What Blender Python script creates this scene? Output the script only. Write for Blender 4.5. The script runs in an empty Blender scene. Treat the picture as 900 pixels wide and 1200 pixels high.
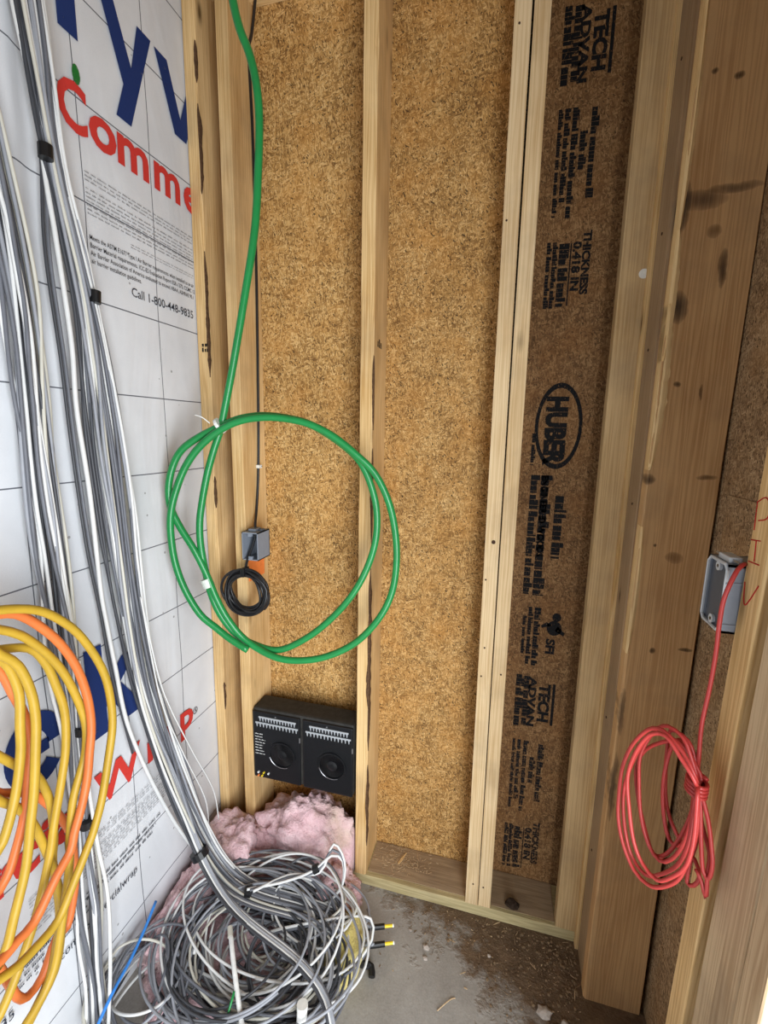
import bpy, bmesh, math, random
from mathutils import Vector, Matrix, noise
S = 0.0254            # everything below is laid out in inches, built in metres
random.seed(7)
scene = bpy.context.scene
COL = scene.collection

# ------------------------------------------------------------------ camera
CAM = (1.368, -49.473, 59.715)
yaw, pitch, roll, FPX = -0.254969, -0.171680, 0.018311, 532.41
cd = bpy.data.cameras.new('camera'); cam = bpy.data.objects.new('camera', cd); COL.objects.link(cam)
cd.sensor_fit = 'VERTICAL'; cd.sensor_height = 36.0; cd.lens = FPX / 1200 * 36.0; cd.clip_start = 0.02
fw = Vector((math.sin(yaw) * math.cos(pitch), math.cos(yaw) * math.cos(pitch), math.sin(pitch)))
rt = Vector((math.cos(yaw), -math.sin(yaw), 0)); up = rt.cross(fw)
r2 = math.cos(roll) * rt + math.sin(roll) * up; u2 = -math.sin(roll) * rt + math.cos(roll) * up
M = Matrix((r2, u2, -fw)).transposed().to_4x4(); M.translation = Vector(CAM) * S
cam.matrix_world = M
scene.camera = cam

# ------------------------------------------------------------------ light
w = bpy.data.worlds.new('daylight'); scene.world = w; w.use_nodes = True
bg = w.node_tree.nodes['Background']; bg.inputs[0].default_value = (0.82, 0.90, 1.0, 1); bg.inputs[1].default_value = 0.40

def area(name, loc, target, sx, sy, energy, col):
    ld = bpy.data.lights.new(name, 'AREA'); ld.shape = 'RECTANGLE'; ld.size = sx * S; ld.size_y = sy * S
    ld.energy = energy; ld.color = col
    o = bpy.data.objects.new(name, ld); COL.objects.link(o); o.location = Vector(loc) * S
    o.rotation_euler = (Vector(target) - Vector(loc)).to_track_quat('-Z', 'Y').to_euler()
    return o
# daylight through the door opening in the right wall, beside the camera
area('door_daylight', (23, -66, 34), (-35, -16, 32), 36, 66, 66, (0.91, 0.96, 1.0))

scene.view_settings.view_transform = 'Standard'; scene.view_settings.look = 'None'
scene.view_settings.exposure = -0.03; scene.view_settings.gamma = 1.0; scene.view_settings.use_curve_mapping = False
# ------------------------------------------------------------------ materials
MATS = {}
class NT:
    def __init__(s, name, rough=0.7, spec=0.3):
        s.m = bpy.data.materials.new(name); s.m.use_nodes = True; s.t = s.m.node_tree
        s.b = s.t.nodes['Principled BSDF']; s.b.inputs['Roughness'].default_value = rough
        s.b.inputs['Specular IOR Level'].default_value = spec
        MATS[name] = s.m
    def n(s, typ, **kw):
        x = s.t.nodes.new(typ)
        for k, v in kw.items():
            if hasattr(x, k): setattr(x, k, v)
            else: x.inputs[k.replace('_', ' ')].default_value = v
        return x
    def l(s, a, b): s.t.links.new(a, b)
    def inp(s, sock, v):
        if hasattr(v, 'links') or hasattr(v, 'is_linked'): s.l(v, sock)
        else: sock.default_value = v
    def math(s, op, a, b=0.0, c=None, clamp=False):
        x = s.t.nodes.new('ShaderNodeMath'); x.operation = op; x.use_clamp = clamp
        s.inp(x.inputs[0], a); s.inp(x.inputs[1], b)
        if c is not None: s.inp(x.inputs[2], c)
        return x.outputs[0]
    def obj(s, scale=(1, 1, 1), rot=(0, 0, 0), rnd=True, src='Object'):
        tc = s.t.nodes.new('ShaderNodeTexCoord'); v = tc.outputs[src]
        if rnd:
            oi = s.t.nodes.new('ShaderNodeObjectInfo'); a = s.t.nodes.new('ShaderNodeVectorMath'); a.operation = 'ADD'
            m = s.math('MULTIPLY', oi.outputs['Random'], 61.0); s.l(v, a.inputs[0]); s.l(m, a.inputs[1]); v = a.outputs[0]
        mp = s.t.nodes.new('ShaderNodeMapping'); mp.inputs['Scale'].default_value = scale; mp.inputs['Rotation'].default_value = rot
        s.l(v, mp.inputs[0]); return mp.outputs[0]
    def noise(s, vec, scale, detail=3, rough=0.5, dist=0.0):
        x = s.t.nodes.new('ShaderNodeTexNoise'); x.inputs['Scale'].default_value = scale; x.inputs['Detail'].default_value = detail
        x.inputs['Roughness'].default_value = rough; x.inputs['Distortion'].default_value = dist; s.l(vec, x.inputs['Vector']); return x.outputs['Fac']
    def ramp(s, f, stops):
        x = s.t.nodes.new('ShaderNodeValToRGB'); e = x.color_ramp.elements
        while len(e) < len(stops): e.new(0.5)
        for i, (p, c) in enumerate(stops):
            e[i].position = p; e[i].color = (c[0], c[1], c[2], 1) if isinstance(c, (tuple, list)) else (c, c, c, 1)
        s.l(f, x.inputs[0]); return x.outputs[0]
    def mix(s, f, a, b, typ='MIX'):
        x = s.t.nodes.new('ShaderNodeMix'); x.data_type = 'RGBA'; x.blend_type = typ
        s.inp(x.inputs[0], f)
        for k, v in ((6, a), (7, b)):
            if isinstance(v, (tuple, list)): x.inputs[k].default_value = (v[0], v[1], v[2], 1)
            else: s.l(v, x.inputs[k])
        return x.outputs[2]
    def base(s, c):
        if isinstance(c, (tuple, list)): s.b.inputs['Base Color'].default_value = (c[0], c[1], c[2], 1)
        else: s.l(c, s.b.inputs['Base Color'])
        return s
    def bump(s, h, strength=0.3, dist=0.002):
        x = s.t.nodes.new('ShaderNodeBump'); x.inputs['Strength'].default_value = strength; x.inputs['Distance'].default_value = dist
        s.l(h, x.inputs['Height']); s.l(x.outputs[0], s.b.inputs['Normal']); return s

def wood(name, light, dark, axis=2, knots=(), knotty=0.11, grey=0.0, streaks=()):
    t = NT(name, 0.75, 0.2)
    def sc(a, b):
        v = [a, a, a]; v[axis] = b; return tuple(v)
    co = t.obj(sc(1, 0.035)); cf = t.obj(sc(1, 0.012)); ck = t.obj(sc(7, 2.6)); cb = t.obj(sc(1, 0.35))
    w1 = t.n('ShaderNodeTexWave'); w1.wave_type = 'RINGS' if axis == 2 else 'BANDS'; w1.rings_direction = 'Z' if axis == 2 else 'X'
    w1.inputs['Scale'].default_value = 52; w1.inputs['Distortion'].default_value = 14; w1.inputs['Detail'].default_value = 2.5
    w1.inputs['Detail Scale'].default_value = 1.1
    t.l(co, w1.inputs['Vector'])
    fine = t.noise(cf, 420, 3, 0.6); blot = t.noise(cb, 9, 3, 0.55)
    vor = t.n('ShaderNodeTexVoronoi'); vor.inputs['Scale'].default_value = 1.0; t.l(ck, vor.inputs['Vector'])
    kd = t.math('SUBTRACT', 1.0, t.math('DIVIDE', vor.outputs['Distance'], knotty), clamp=True)
    ring = t.math('ADD', t.math('MULTIPLY', w1.outputs['Fac'], 0.26), t.math('MULTIPLY', fine, 0.62))
    f = t.math('ADD', ring, t.math('MULTIPLY', t.math('SUBTRACT', blot, 0.5), 0.9), clamp=True)
    col = t.ramp(f, [(0.26, light), (0.72, dark)])
    kcol = tuple(c * 0.32 for c in dark)
    col = t.mix(t.ramp(kd, [(0.0, 0.0), (0.35, 0.35), (0.75, 1.0)]), col, kcol)
    if knots or streaks:
        raw = t.obj((1, 1, 1), rnd=False)
        warp = t.n('ShaderNodeTexNoise'); warp.inputs['Scale'].default_value = 28; t.l(raw, warp.inputs['Vector'])
        wv = t.n('ShaderNodeVectorMath'); wv.operation = 'MULTIPLY_ADD'; t.l(warp.outputs['Color'], wv.inputs[0])
        wv.inputs[1].default_value = (0.016,) * 3; t.l(raw, wv.inputs[2])
        sep = t.n('ShaderNodeSeparateXYZ'); t.l(wv.outputs[0], sep.inputs[0])
        for (x, z, rx, rz, k, c) in list(knots) + list(streaks):
            a = t.math('DIVIDE', t.math('SUBTRACT', sep.outputs[0], x * S + .008), rx * S); b = t.math('DIVIDE', t.math('SUBTRACT', sep.outputs[2], z * S + .008), rz * S)
            d = t.math('ADD', t.math('MULTIPLY', a, a), t.math('MULTIPLY', b, b))
            m = t.math('MULTIPLY', t.math('SUBTRACT', 1.0, d, clamp=True), k)
            m = t.math('MULTIPLY', t.math('POWER', m, 0.6), t.math('ADD', 0.55, t.math('MULTIPLY', fine, 0.7)), clamp=True)
            col = t.mix(m, col, c)
    dirt = t.noise(t.obj((1, 1, 1)), 5, 4, 0.6)
    col = t.mix(t.math('MULTIPLY', t.math('SUBTRACT', dirt, 0.5, clamp=True), 1.2 + grey, clamp=True), col, (0.20, 0.145, 0.10))
    t.base(col); t.bump(t.math('ADD', fine, t.math('MULTIPLY', w1.outputs['Fac'], 0.6)), 0.25, 0.0008)
    return t.m

def osb(name, a, b, c, speck=0.85, side=False):
    t = NT(name, 0.72, 0.2)
    raw = t.obj((1, 1, 1), rot=(0, 0, math.pi / 2) if side else (0, 0, 0))
    nz = t.n('ShaderNodeTexNoise'); nz.inputs['Scale'].default_value = 22; nz.inputs['Detail'].default_value = 3; t.l(raw, nz.inputs['Vector'])
    ad = t.n('ShaderNodeVectorMath'); ad.operation = 'MULTIPLY_ADD'; t.l(nz.outputs['Color'], ad.inputs[0]); ad.inputs[1].default_value = ((0.012 if side else 0.024),) * 3; t.l(raw, ad.inputs[2])
    fs = []
    for i, (ang, w_, l_) in enumerate(((0.35, 210, 42), (-0.75, 190, 34), (1.25, 240, 60), (-0.15, 160, 24), (0.95, 330, 85), (-1.3, 280, 62), (0.1, 420, 110))):
        mp = t.n('ShaderNodeMapping'); mp.inputs['Rotation'].default_value = (0, ang, 0)
        mp.inputs['Location'].default_value = (i * 3.3, 0, i * 1.7); t.l(ad.outputs[0], mp.inputs[0])
        m2 = t.n('ShaderNodeMapping'); m2.inputs['Scale'].default_value = (w_, 1, l_); t.l(mp.outputs[0], m2.inputs[0])
        v = t.n('ShaderNodeTexVoronoi'); v.inputs['Scale'].default_value = 1.0; t.l(m2.outputs[0], v.inputs['Vector'])
        sp = t.n('ShaderNodeSeparateColor'); t.l(v.outputs['Color'], sp.inputs[0]); fs.append((sp.outputs[0], sp.outputs[1], v.outputs['Distance']))
    val, hgt, dst = fs[0]
    for k, (r, g, d) in enumerate(fs[1:]):
        top = t.math('GREATER_THAN', g, 0.58); inv = t.math('SUBTRACT', 1.0, top)
        val = t.math('ADD', t.math('MULTIPLY', val, inv), t.math('MULTIPLY', r, top))
        hgt = t.math('ADD', t.math('MULTIPLY', hgt, inv), t.math('MULTIPLY', g, top))
        dst = t.math('ADD', t.math('MULTIPLY', dst, inv), t.math('MULTIPLY', d, top))
    big = t.noise(raw, 6, 3, 0.55); mid = t.noise(raw, 30, 3, 0.6); fine = t.noise(raw, 420, 3, 0.65)
    f = t.math('ADD', t.math('MULTIPLY', val, 0.62), t.math('MULTIPLY', fine, 0.30))
    f = t.math('ADD', f, t.math('MULTIPLY', t.math('SUBTRACT', big, 0.5), 0.45))
    f = t.math('ADD', f, t.math('MULTIPLY', t.math('SUBTRACT', mid, 0.5), 0.45), clamp=True)
    col = t.ramp(f, [(0.14, c), (0.48, b), (0.80, a)])
    # strand edges: darker hairlines
    ed = t.ramp(dst, [(0.45, 0.0), (0.85, 0.65)])
    col = t.mix(ed, col, tuple(q * 0.75 for q in c))
    tn = t.noise(raw, 11, 2, 0.5)
    col = t.mix(t.ramp(tn, [(0.45, 0.0), (0.75, 0.35)]), col, tuple(q * k for q, k in zip(b, (1.05, 0.86, 0.6))))
    for rot, scl, thr in ((0.6, (150, 6, 62), 0.62), (-0.9, (210, 6, 80), 0.66)):
        sv = t.n('ShaderNodeTexVoronoi'); sv.inputs['Scale'].default_value = 1
        mp = t.n('ShaderNodeMapping'); mp.inputs['Rotation'].default_value = (0, rot, 0); t.l(ad.outputs[0], mp.inputs[0])
        m2 = t.n('ShaderNodeMapping'); m2.inputs['Scale'].default_value = scl; t.l(mp.outputs[0], m2.inputs[0]); t.l(m2.outputs[0], sv.inputs['Vector'])
        sp = t.n('ShaderNodeSeparateColor'); t.l(sv.outputs['Color'], sp.inputs[0])
        sm = t.math('MULTIPLY', t.math('LESS_THAN', sv.outputs['Distance'], 0.24), t.math('GREATER_THAN', sp.outputs[0], thr))
        col = t.mix(t.math('MULTIPLY', sm, speck), col, (0.055, 0.03, 0.014))
    t.base(col); t.bump(t.math('ADD', t.math('MULTIPLY', hgt, 0.8), fine), 0.4, 0.0014)
    return t.m

def plain(name, col, rough=0.5, spec=0.4, var=0.12, scale=60, metal=0.0, bump=0.0):
    t = NT(name, rough, spec); co = t.obj()
    f = t.noise(co, scale, 3, 0.6)
    t.base(t.ramp(f, [(0.25, tuple(c * (1 - var) for c in col)), (0.75, tuple(min(1, c * (1 + var)) for c in col))]))
    t.b.inputs['Metallic'].default_value = metal
    if bump: t.bump(f, bump, 0.001)
    return t.m

WOOD_L, WOOD_D = (0.75, 0.52, 0.255), (0.51, 0.30, 0.11)
wood('stud_wood', WOOD_L, WOOD_D)
wood('stud_wood_pale', (0.78, 0.59, 0.35), (0.58, 0.385, 0.185), knotty=0.10)
wood('stud_wood_brown', (0.56, 0.365, 0.18), (0.36, 0.205, 0.085), knotty=0.05)
wood('stud_wood_dull', (0.40, 0.275, 0.16), (0.28, 0.18, 0.095), knotty=0.07, grey=0.6)
wood('stud_wood_grey', (0.60, 0.45, 0.28), (0.40, 0.27, 0.15), knotty=0.09, grey=0.9)
wood('stud_wood_tan', (0.62, 0.435, 0.225), (0.45, 0.285, 0.125), knotty=0.09, grey=0.2)
DK = (0.06, 0.032, 0.016)
wood('corner_board_wood', (0.64, 0.40, 0.19), (0.45, 0.25, 0.105), knotty=0.0001, knots=[
    (-1.47, 86.7, .22, .22, 1, DK), (0.3, 86.2, .34, .30, 1, DK), (0.01, 75.7, .6, .5, .8, (.15, .08, .034)), (0.82, 72.9, .32, 1.5, 1, DK), (-1.33, 64.1, .3, .3, 1, DK),
    (0.55, 63.5, .14, .7, 1, (.10, .05, .022)), (-2.54, 56.2, .45, .5, 1, DK), (1.75, 56.6, .75, .25, 1, (.15, .08, .035)), (0.08, 49.4, .7, .6, .8, (.19, .10, .042)), (-1.51, 50.4, .15, .15, 1, DK), (-0.67, 40.6, .3, .3, 1, DK), (1.84, 41.0, .6, .2, 1, DK)],
    streaks=[(-1.1, 78.0, 1.7, .8, .85, (.10, .06, .035)), (0.9, 78.7, 2.0, .4, .8, (.12, .07, .036)), (-2.4, 77.6, .55, 2.0, 1, (.045, .03, .022)), (-2.0, 70.2, .8, 1.3, 1, (.035, .025, .02)), (-2.6, 26, .35, 4.0, .8, (.05, .035, .025)), (-2.6, 34, .3, 2.5, .7, (.07, .045, .03))])
wood('plate_wood', (0.55, 0.46, 0.25), (0.36, 0.29, 0.14), axis=0, knotty=0.04, grey=0.4)
wood('plate_wood_dirty', (0.42, 0.31, 0.195), (0.28, 0.195, 0.115), axis=0, knotty=0.04, grey=1.2)
wood('top_plate_wood', WOOD_L, WOOD_D, axis=0)
wood('chip_wood', (0.60, 0.45, 0.28), (0.42, 0.28, 0.15), knotty=0.001)
wood('torn_wood', (0.82, 0.60, 0.31), (0.62, 0.39, 0.16), knotty=0.001)
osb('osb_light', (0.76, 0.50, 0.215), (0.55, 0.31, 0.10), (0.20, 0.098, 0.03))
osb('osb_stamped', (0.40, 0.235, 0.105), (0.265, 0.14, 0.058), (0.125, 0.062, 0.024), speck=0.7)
osb('osb_grey', (0.50, 0.35, 0.20), (0.36, 0.235, 0.125), (0.17, 0.10, 0.05), side=True)

# housewrap: white sheet with a printed grid of eight inch squares, faint creases
t = NT('housewrap', 0.55, 0.3)
pos = t.obj((1, 1, 1), rnd=False)
wn = t.n('ShaderNodeTexNoise'); wn.inputs['Scale'].default_value = 2.2; wn.inputs['Detail'].default_value = 1.5; t.l(pos, wn.inputs['Vector'])
wa = t.n('ShaderNodeVectorMath'); wa.operation = 'MULTIPLY_ADD'; t.l(wn.outputs['Color'], wa.inputs[0]); wa.inputs[1].default_value = (0, 0.022, 0.010); t.l(pos, wa.inputs[2])
sp = t.n('ShaderNodeSeparateXYZ'); t.l(wa.outputs[0], sp.inputs[0])
def gridline(sock, off, period, width):
    a = t.math('DIVIDE', t.math('SUBTRACT', sock, off), period)
    fr = t.math('ABSOLUTE', t.math('SUBTRACT', t.math('FRACT', a), 0.5))
    return t.math('GREATER_THAN', fr, 0.5 - width / period / 2)
LW_Y0, LW_Z0 = -47.25, 0.0     # base of the wall object (inches): grid offsets are measured from it
gh = gridline(sp.outputs[2], (63.0 - LW_Z0) * S + .005, 8.03 * S, 0.12 * S); gv = gridline(sp.outputs[1], (-6.0 - LW_Y0) * S + .011, 8.2 * S, 0.10 * S)
line = t.math('MAXIMUM', gh, gv)
mott = t.noise(pos, 3.5, 4, 0.6); fib = t.noise(pos, 900, 2, 0.5)
col = t.ramp(t.math('ADD', t.math('MULTIPLY', mott, 0.7), t.math('MULTIPLY', fib, 0.3)), [(0.3, (0.58, 0.59, 0.615)), (0.62, (0.71, 0.72, 0.745))])
dv = t.n('ShaderNodeTexVoronoi'); dv.inputs['Scale'].default_value = 16; t.l(pos, dv.inputs['Vector'])
spk = t.math('LESS_THAN', dv.outputs['Distance'], 0.055)
col = t.mix(t.math('MULTIPLY', spk, 0.65), col, (0.16, 0.15, 0.14))
col = t.mix(t.math('MULTIPLY', line, 0.88), col, (0.05, 0.055, 0.075))
t.base(col)
cr = t.noise(t.obj((1, 1, 0.35), rnd=False), 4, 3, 0.5, 1.0)
t.bump(t.math('ADD', cr, t.math('MULTIPLY', fib, 0.015)), 0.35, 0.02)

def ink(name, col, wear, scale=(160, 160, 160), lo=0.42, hi=0.5):
    t = NT(name, 0.7, 0.1); t.base(col)
    f = t.noise(t.obj(scale), 1.0, 4, 0.65)
    m = t.ramp(f, [(lo, 0.0), (hi, 1.0)])
    tr = t.n('ShaderNodeBsdfTransparent'); mx = t.n('ShaderNodeMixShader')
    fac = t.math('MULTIPLY', t.math('SUBTRACT', 1.0, m), wear)
    t.l(fac, mx.inputs[0]); t.l(t.b.outputs[0], mx.inputs[1]); t.l(tr.outputs[0], mx.inputs[2])
    out = t.t.nodes['Material Output']; t.l(mx.outputs[0], out.inputs[0]); return t.m
ink('ink_black', (0.012, 0.012, 0.013), 0.9, (300, 300, 110), 0.33, 0.42)
ink('ink_black_faded', (0.016, 0.016, 0.017), 0.9, (330, 330, 90), 0.37, 0.5)
ink('ink_navy', (0.018, 0.036, 0.14), 0.25, (60, 60, 60), 0.30, 0.36)
ink('ink_red', (0.58, 0.045, 0.035), 0.25, (60, 60, 60), 0.30, 0.36)
ink('ink_text', (0.03, 0.035, 0.05), 0.2)
ink('ink_fine', (0.22, 0.225, 0.24), 0.5)
ink('ink_marker_red', (0.42, 0.02, 0.02), 0.5, (500, 500, 500), 0.35, 0.45)
ink('ink_green', (0.02, 0.16, 0.03), 0.2)

# slab: concrete with earth and sawdust trodden in towards the walls
t = NT('concrete', 0.9, 0.15)
pos = t.obj((1, 1, 1), rnd=False, src='Object')
n1 = t.noise(pos, 9, 5, 0.65); n2 = t.noise(pos, 170, 4, 0.7); n3 = t.noise(pos, 28, 4, 0.6)
cc = t.ramp(t.math('ADD', t.math('MULTIPLY', n1, 0.6), t.math('MULTIPLY', n2, 0.4)), [(0.3, (0.25, 0.23, 0.205)), (0.7, (0.43, 0.405, 0.37))])
dc = t.ramp(t.math('ADD', t.math('MULTIPLY', n3, 0.6), t.math('MULTIPLY', n2, 0.4)), [(0.3, (0.085, 0.055, 0.034)), (0.72, (0.235, 0.16, 0.10))])
sp = t.n('ShaderNodeSeparateXYZ'); t.l(pos, sp.inputs[0])
# distance-like field: earth lies along the plate and in the corner by the right wall
g = t.math('ADD', t.math('MULTIPLY', sp.outputs[0], 2.6), t.math('MULTIPLY', sp.outputs[1], 4.2))
g = t.math('ADD', g, t.math('MULTIPLY', t.math('SUBTRACT', n1, 0.5), 2.3))
g = t.math('ADD', g, t.math('MULTIPLY', t.math('SUBTRACT', n3, 0.5), 1.0))
dm = t.ramp(t.math('ADD', g, 0.98), [(0.25, 0.0), (0.75, 1.0)])
t.base(t.mix(dm, cc, dc)); n4 = t.noise(pos, 60, 4, 0.6)
t.bump(t.math('ADD', t.math('MULTIPLY', n2, t.math('ADD', 0.15, dm)), t.math('MULTIPLY', n4, t.math('ADD', 0.1, t.math('MULTIPLY', dm, 1.5)))), 0.6, 0.006)

plain('green_jacket', (0.012, 0.225, 0.055), 0.30, 0.5, 0.10, 25)
plain('yellow_jacket', (0.44, 0.275, 0.026), 0.45, 0.4, 0.12, 20)
plain('orange_jacket', (0.60, 0.15, 0.036), 0.45, 0.4, 0.10, 20)
plain('red_jacket', (0.40, 0.034, 0.03), 0.42, 0.45, 0.10, 40)
plain('black_jacket', (0.012, 0.012, 0.014), 0.38, 0.5, 0.2, 40)
plain('blue_jacket', (0.04, 0.23, 0.68), 0.4, 0.5, 0.1, 40)
plain('white_jacket', (0.68, 0.68, 0.67), 0.42, 0.4, 0.06, 30)
plain('cream_jacket', (0.56, 0.54, 0.47), 0.42, 0.4, 0.06, 30)
plain('grey_jacket', (0.13, 0.135, 0.155), 0.45, 0.4, 0.12, 30)
plain('pale_grey_jacket', (0.29, 0.30, 0.33), 0.45, 0.4, 0.1, 30)
plain('dark_grey_jacket', (0.05, 0.052, 0.06), 0.45, 0.4, 0.12, 30)
plain('black_tape', (0.008, 0.008, 0.009), 0.4, 0.4)
plain('tie_white', (0.78, 0.78, 0.74), 0.4, 0.4)
plain('clear_tape', (0.62, 0.66, 0.60), 0.25, 0.5)
plain('box_grey', (0.22, 0.245, 0.29), 0.45, 0.4, 0.06)
plain('box_grey_dark', (0.075, 0.085, 0.105), 0.5, 0.3, 0.06)
plain('box_rim', (0.50, 0.53, 0.56), 0.4, 0.4, 0.04)
plain('black_plastic', (0.007, 0.0075, 0.009), 0.38, 0.35, 0.25, 90)
plain('black_dusty', (0.030, 0.028, 0.025), 0.7, 0.3, 0.4, 50)
plain('black_gloss', (0.004, 0.004, 0.005), 0.12, 0.6)
plain('fin_metal', (0.52, 0.55, 0.58), 0.4, 0.5, 0.05, 60, 0.35)
plain('rim_metal', (0.35, 0.36, 0.38), 0.25, 0.5, 0.05, 60, 0.8)
plain('steel', (0.42, 0.42, 0.43), 0.35, 0.5, 0.1, 80, 0.9)
plain('rust', (0.06, 0.03, 0.018), 0.8, 0.2, 0.4, 300)
plain('paint_white', (0.78, 0.78, 0.76), 0.6, 0.3)
plain('tip_yellow', (0.85, 0.62, 0.03), 0.4, 0.4)
plain('orange_plastic', (0.90, 0.25, 0.06), 0.4, 0.4)
plain('pebble', (0.40, 0.345, 0.30), 0.9, 0.1, 0.3, 90)
plain('knot_dark', (0.035, 0.022, 0.014), 0.85, 0.2, 0.4, 200)
plain('ceiling_wood', (0.30, 0.20, 0.10), 0.8, 0.2, 0.3, 12)
def fluff(name, a, b, c):
    t = NT(name, 1.0, 0.0); co = t.obj()
    n1 = t.noise(co, 16, 5, 0.7, 0.6); n2 = t.noise(co, 130, 3, 0.7); n3 = t.noise(co, 7, 3, 0.6)
    col = t.ramp(t.math('ADD', t.math('MULTIPLY', n1, 0.65), t.math('MULTIPLY', n2, 0.35)), [(0.3, c), (0.5, b), (0.7, a)])
    col = t.mix(t.ramp(n3, [(0.52, 0.0), (0.75, 0.6)]), col, (0.55, 0.42, 0.27))
    t.base(col); t.bump(t.math('ADD', n2, t.math('MULTIPLY', n1, 1.5)), 0.9, 0.006)
    t.b.inputs['Sheen Weight'].default_value = 0.25
fluff('pink_wool', (0.92, 0.70, 0.72), (0.80, 0.53, 0.56), (0.48, 0.27, 0.29))
fluff('yellow_wool', (0.80, 0.70, 0.28), (0.66, 0.54, 0.18), (0.42, 0.32, 0.10))
plain('bark', (0.10, 0.055, 0.03), 0.9, 0.1, 0.5, 150, bump=0.6)
plain('chip_dark', (0.22, 0.15, 0.09), 0.9, 0.1, 0.4, 120)
# ------------------------------------------------------------------ helpers
def tag(o, label=None, cat=None, group=None, kind=None):
    if label: o['label'] = label
    if cat: o['category'] = cat
    if group: o['group'] = group
    if kind: o['kind'] = kind
    return o
def empty(name, loc, label=None, cat=None, group=None, kind=None):
    o = bpy.data.objects.new(name, None); COL.objects.link(o); o.location = Vector(loc) * S; o.empty_display_size = 0.02
    return tag(o, label, cat, group, kind)
def wloc(o):
    v = Vector(o.location)
    while o.parent: o = o.parent; v = v + o.location
    return v
def mk(name, vf, mat, parent=None, smooth=False, origin=None):
    """one mesh object from (verts in inches, faces); its origin sits at the middle of its base"""
    vs, fs = vf
    if origin is None:
        xs = [v[0] for v in vs]; ys = [v[1] for v in vs]; zs = [v[2] for v in vs]
        origin = ((min(xs) + max(xs)) / 2, (min(ys) + max(ys)) / 2, min(zs))
    O = Vector(origin)
    me = bpy.data.meshes.new(name); me.from_pydata([((Vector(v) - O) * S)[:] for v in vs], [], fs); me.update()
    bm = bmesh.new(); bm.from_mesh(me); bmesh.ops.recalc_face_normals(bm, faces=bm.faces); bm.to_mesh(me); bm.free()
    if smooth:
        for p in me.polygons: p.use_smooth = True
    me.materials.append(MATS[mat])
    o = bpy.data.objects.new(name, me); COL.objects.link(o)
    o.location = O * S
    if parent: o.parent = parent; o.location = O * S - wloc(parent)
    return o
def join(*parts):
    V, Fc = [], []
    for v, f in parts:
        n = len(V); V += list(v); Fc += [tuple(i + n for i in q) for q in f]
    return V, Fc
def box(x0, x1, y0, y1, z0, z1):
    return ([(x0, y0, z0), (x1, y0, z0), (x1, y1, z0), (x0, y1, z0), (x0, y0, z1), (x1, y0, z1), (x1, y1, z1), (x0, y1, z1)],
            [(3, 2, 1, 0), (4, 5, 6, 7), (0, 1, 5, 4), (1, 2, 6, 5), (2, 3, 7, 6), (3, 0, 4, 7)])
def cbox(x0, x1, y0, y1, z0, z1, c=0.1):
    """box with chamfered edges"""
    bm = bmesh.new(); v, f = box(x0, x1, y0, y1, z0, z1)
    vv = [bm.verts.new(q) for q in v]
    for q in f: bm.faces.new([vv[i] for i in q])
    bmesh.ops.bevel(bm, geom=bm.edges[:], offset=c, segments=2, affect='EDGES', profile=0.6)
    bm.verts.index_update()
    r = ([tuple(q.co) for q in bm.verts], [tuple(q.index for q in p.verts) for p in bm.faces]); bm.free(); return r
def board(x0, x1, y0, y1, z0, z1, axis=2, c=0.09, wane=None, lean=(0, 0), step=2.0, seed=0, leany=(0, 0)):
    """sawn timber: a long prism, eased corners that vary along its length; wane = (corner, amount) tears one corner; lean = shift of x at both ends"""
    lo = (x0, y0, z0); hi = (x1, y1, z1); ax = axis; u, v = [(1, 2), (2, 0), (0, 1)][ax]
    n = max(2, int((hi[ax] - lo[ax]) / step)); V = []; Fc = []
    for i in range(n + 1):
        t = i / n; l = lo[ax] + (hi[ax] - lo[ax]) * t
        cs = []
        for k in range(4):
            q = c * (0.8 + 0.7 * noise.noise(Vector((l * 0.13 + seed * 3.1, k * 7.7, seed))))
            if wane and wane[0] == k:
                q += max(0.0, wane[1] * (0.25 + 1.3 * noise.noise(Vector((l * 0.16, seed * 1.7, 3.3))) + 0.45 * noise.noise(Vector((l * 0.9, seed, 9.3)))))
            cs.append(max(0.03, q))
        a0, a1, b0, b1 = lo[u], hi[u], lo[v], hi[v]
        ring = [(a0 + cs[0], b0), (a1 - cs[1], b0), (a1, b0 + cs[1]), (a1, b1 - cs[2]), (a1 - cs[2], b1), (a0 + cs[3], b1), (a0, b1 - cs[3]), (a0, b0 + cs[0])]
        sh = lean[0] + (lean[1] - lean[0]) * t
        for a, b in ring:
            p = [0, 0, 0]; p[ax] = l; p[u] = a; p[v] = b
            if ax == 2: p[0] += sh; p[1] += leany[0] + (leany[1] - leany[0]) * t
            V.append(tuple(p))
    for i in range(n):
        for k in range(8): Fc.append((i * 8 + k, i * 8 + (k + 1) % 8, i * 8 + 8 + (k + 1) % 8, i * 8 + 8 + k))
    Fc.append(tuple(range(8))); Fc.append(tuple(n * 8 + k for k in range(8)))
    return V, Fc
def cyl(c, r, h, axis=2, n=24, r2=None):
    V = []; r2 = r if r2 is None else r2; u, v = [(1, 2), (2, 0), (0, 1)][axis]
    for hh, rr in ((0, r), (h, r2)):
        for i in range(n):
            p = list(c); a = 2 * math.pi * i / n; p[u] += rr * math.cos(a); p[v] += rr * math.sin(a); p[axis] += hh; V.append(tuple(p))
    Fc = [(i, (i + 1) % n, n + (i + 1) % n, n + i) for i in range(n)] + [tuple(range(n)), tuple(range(n, 2 * n))]
    return V, Fc
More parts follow.
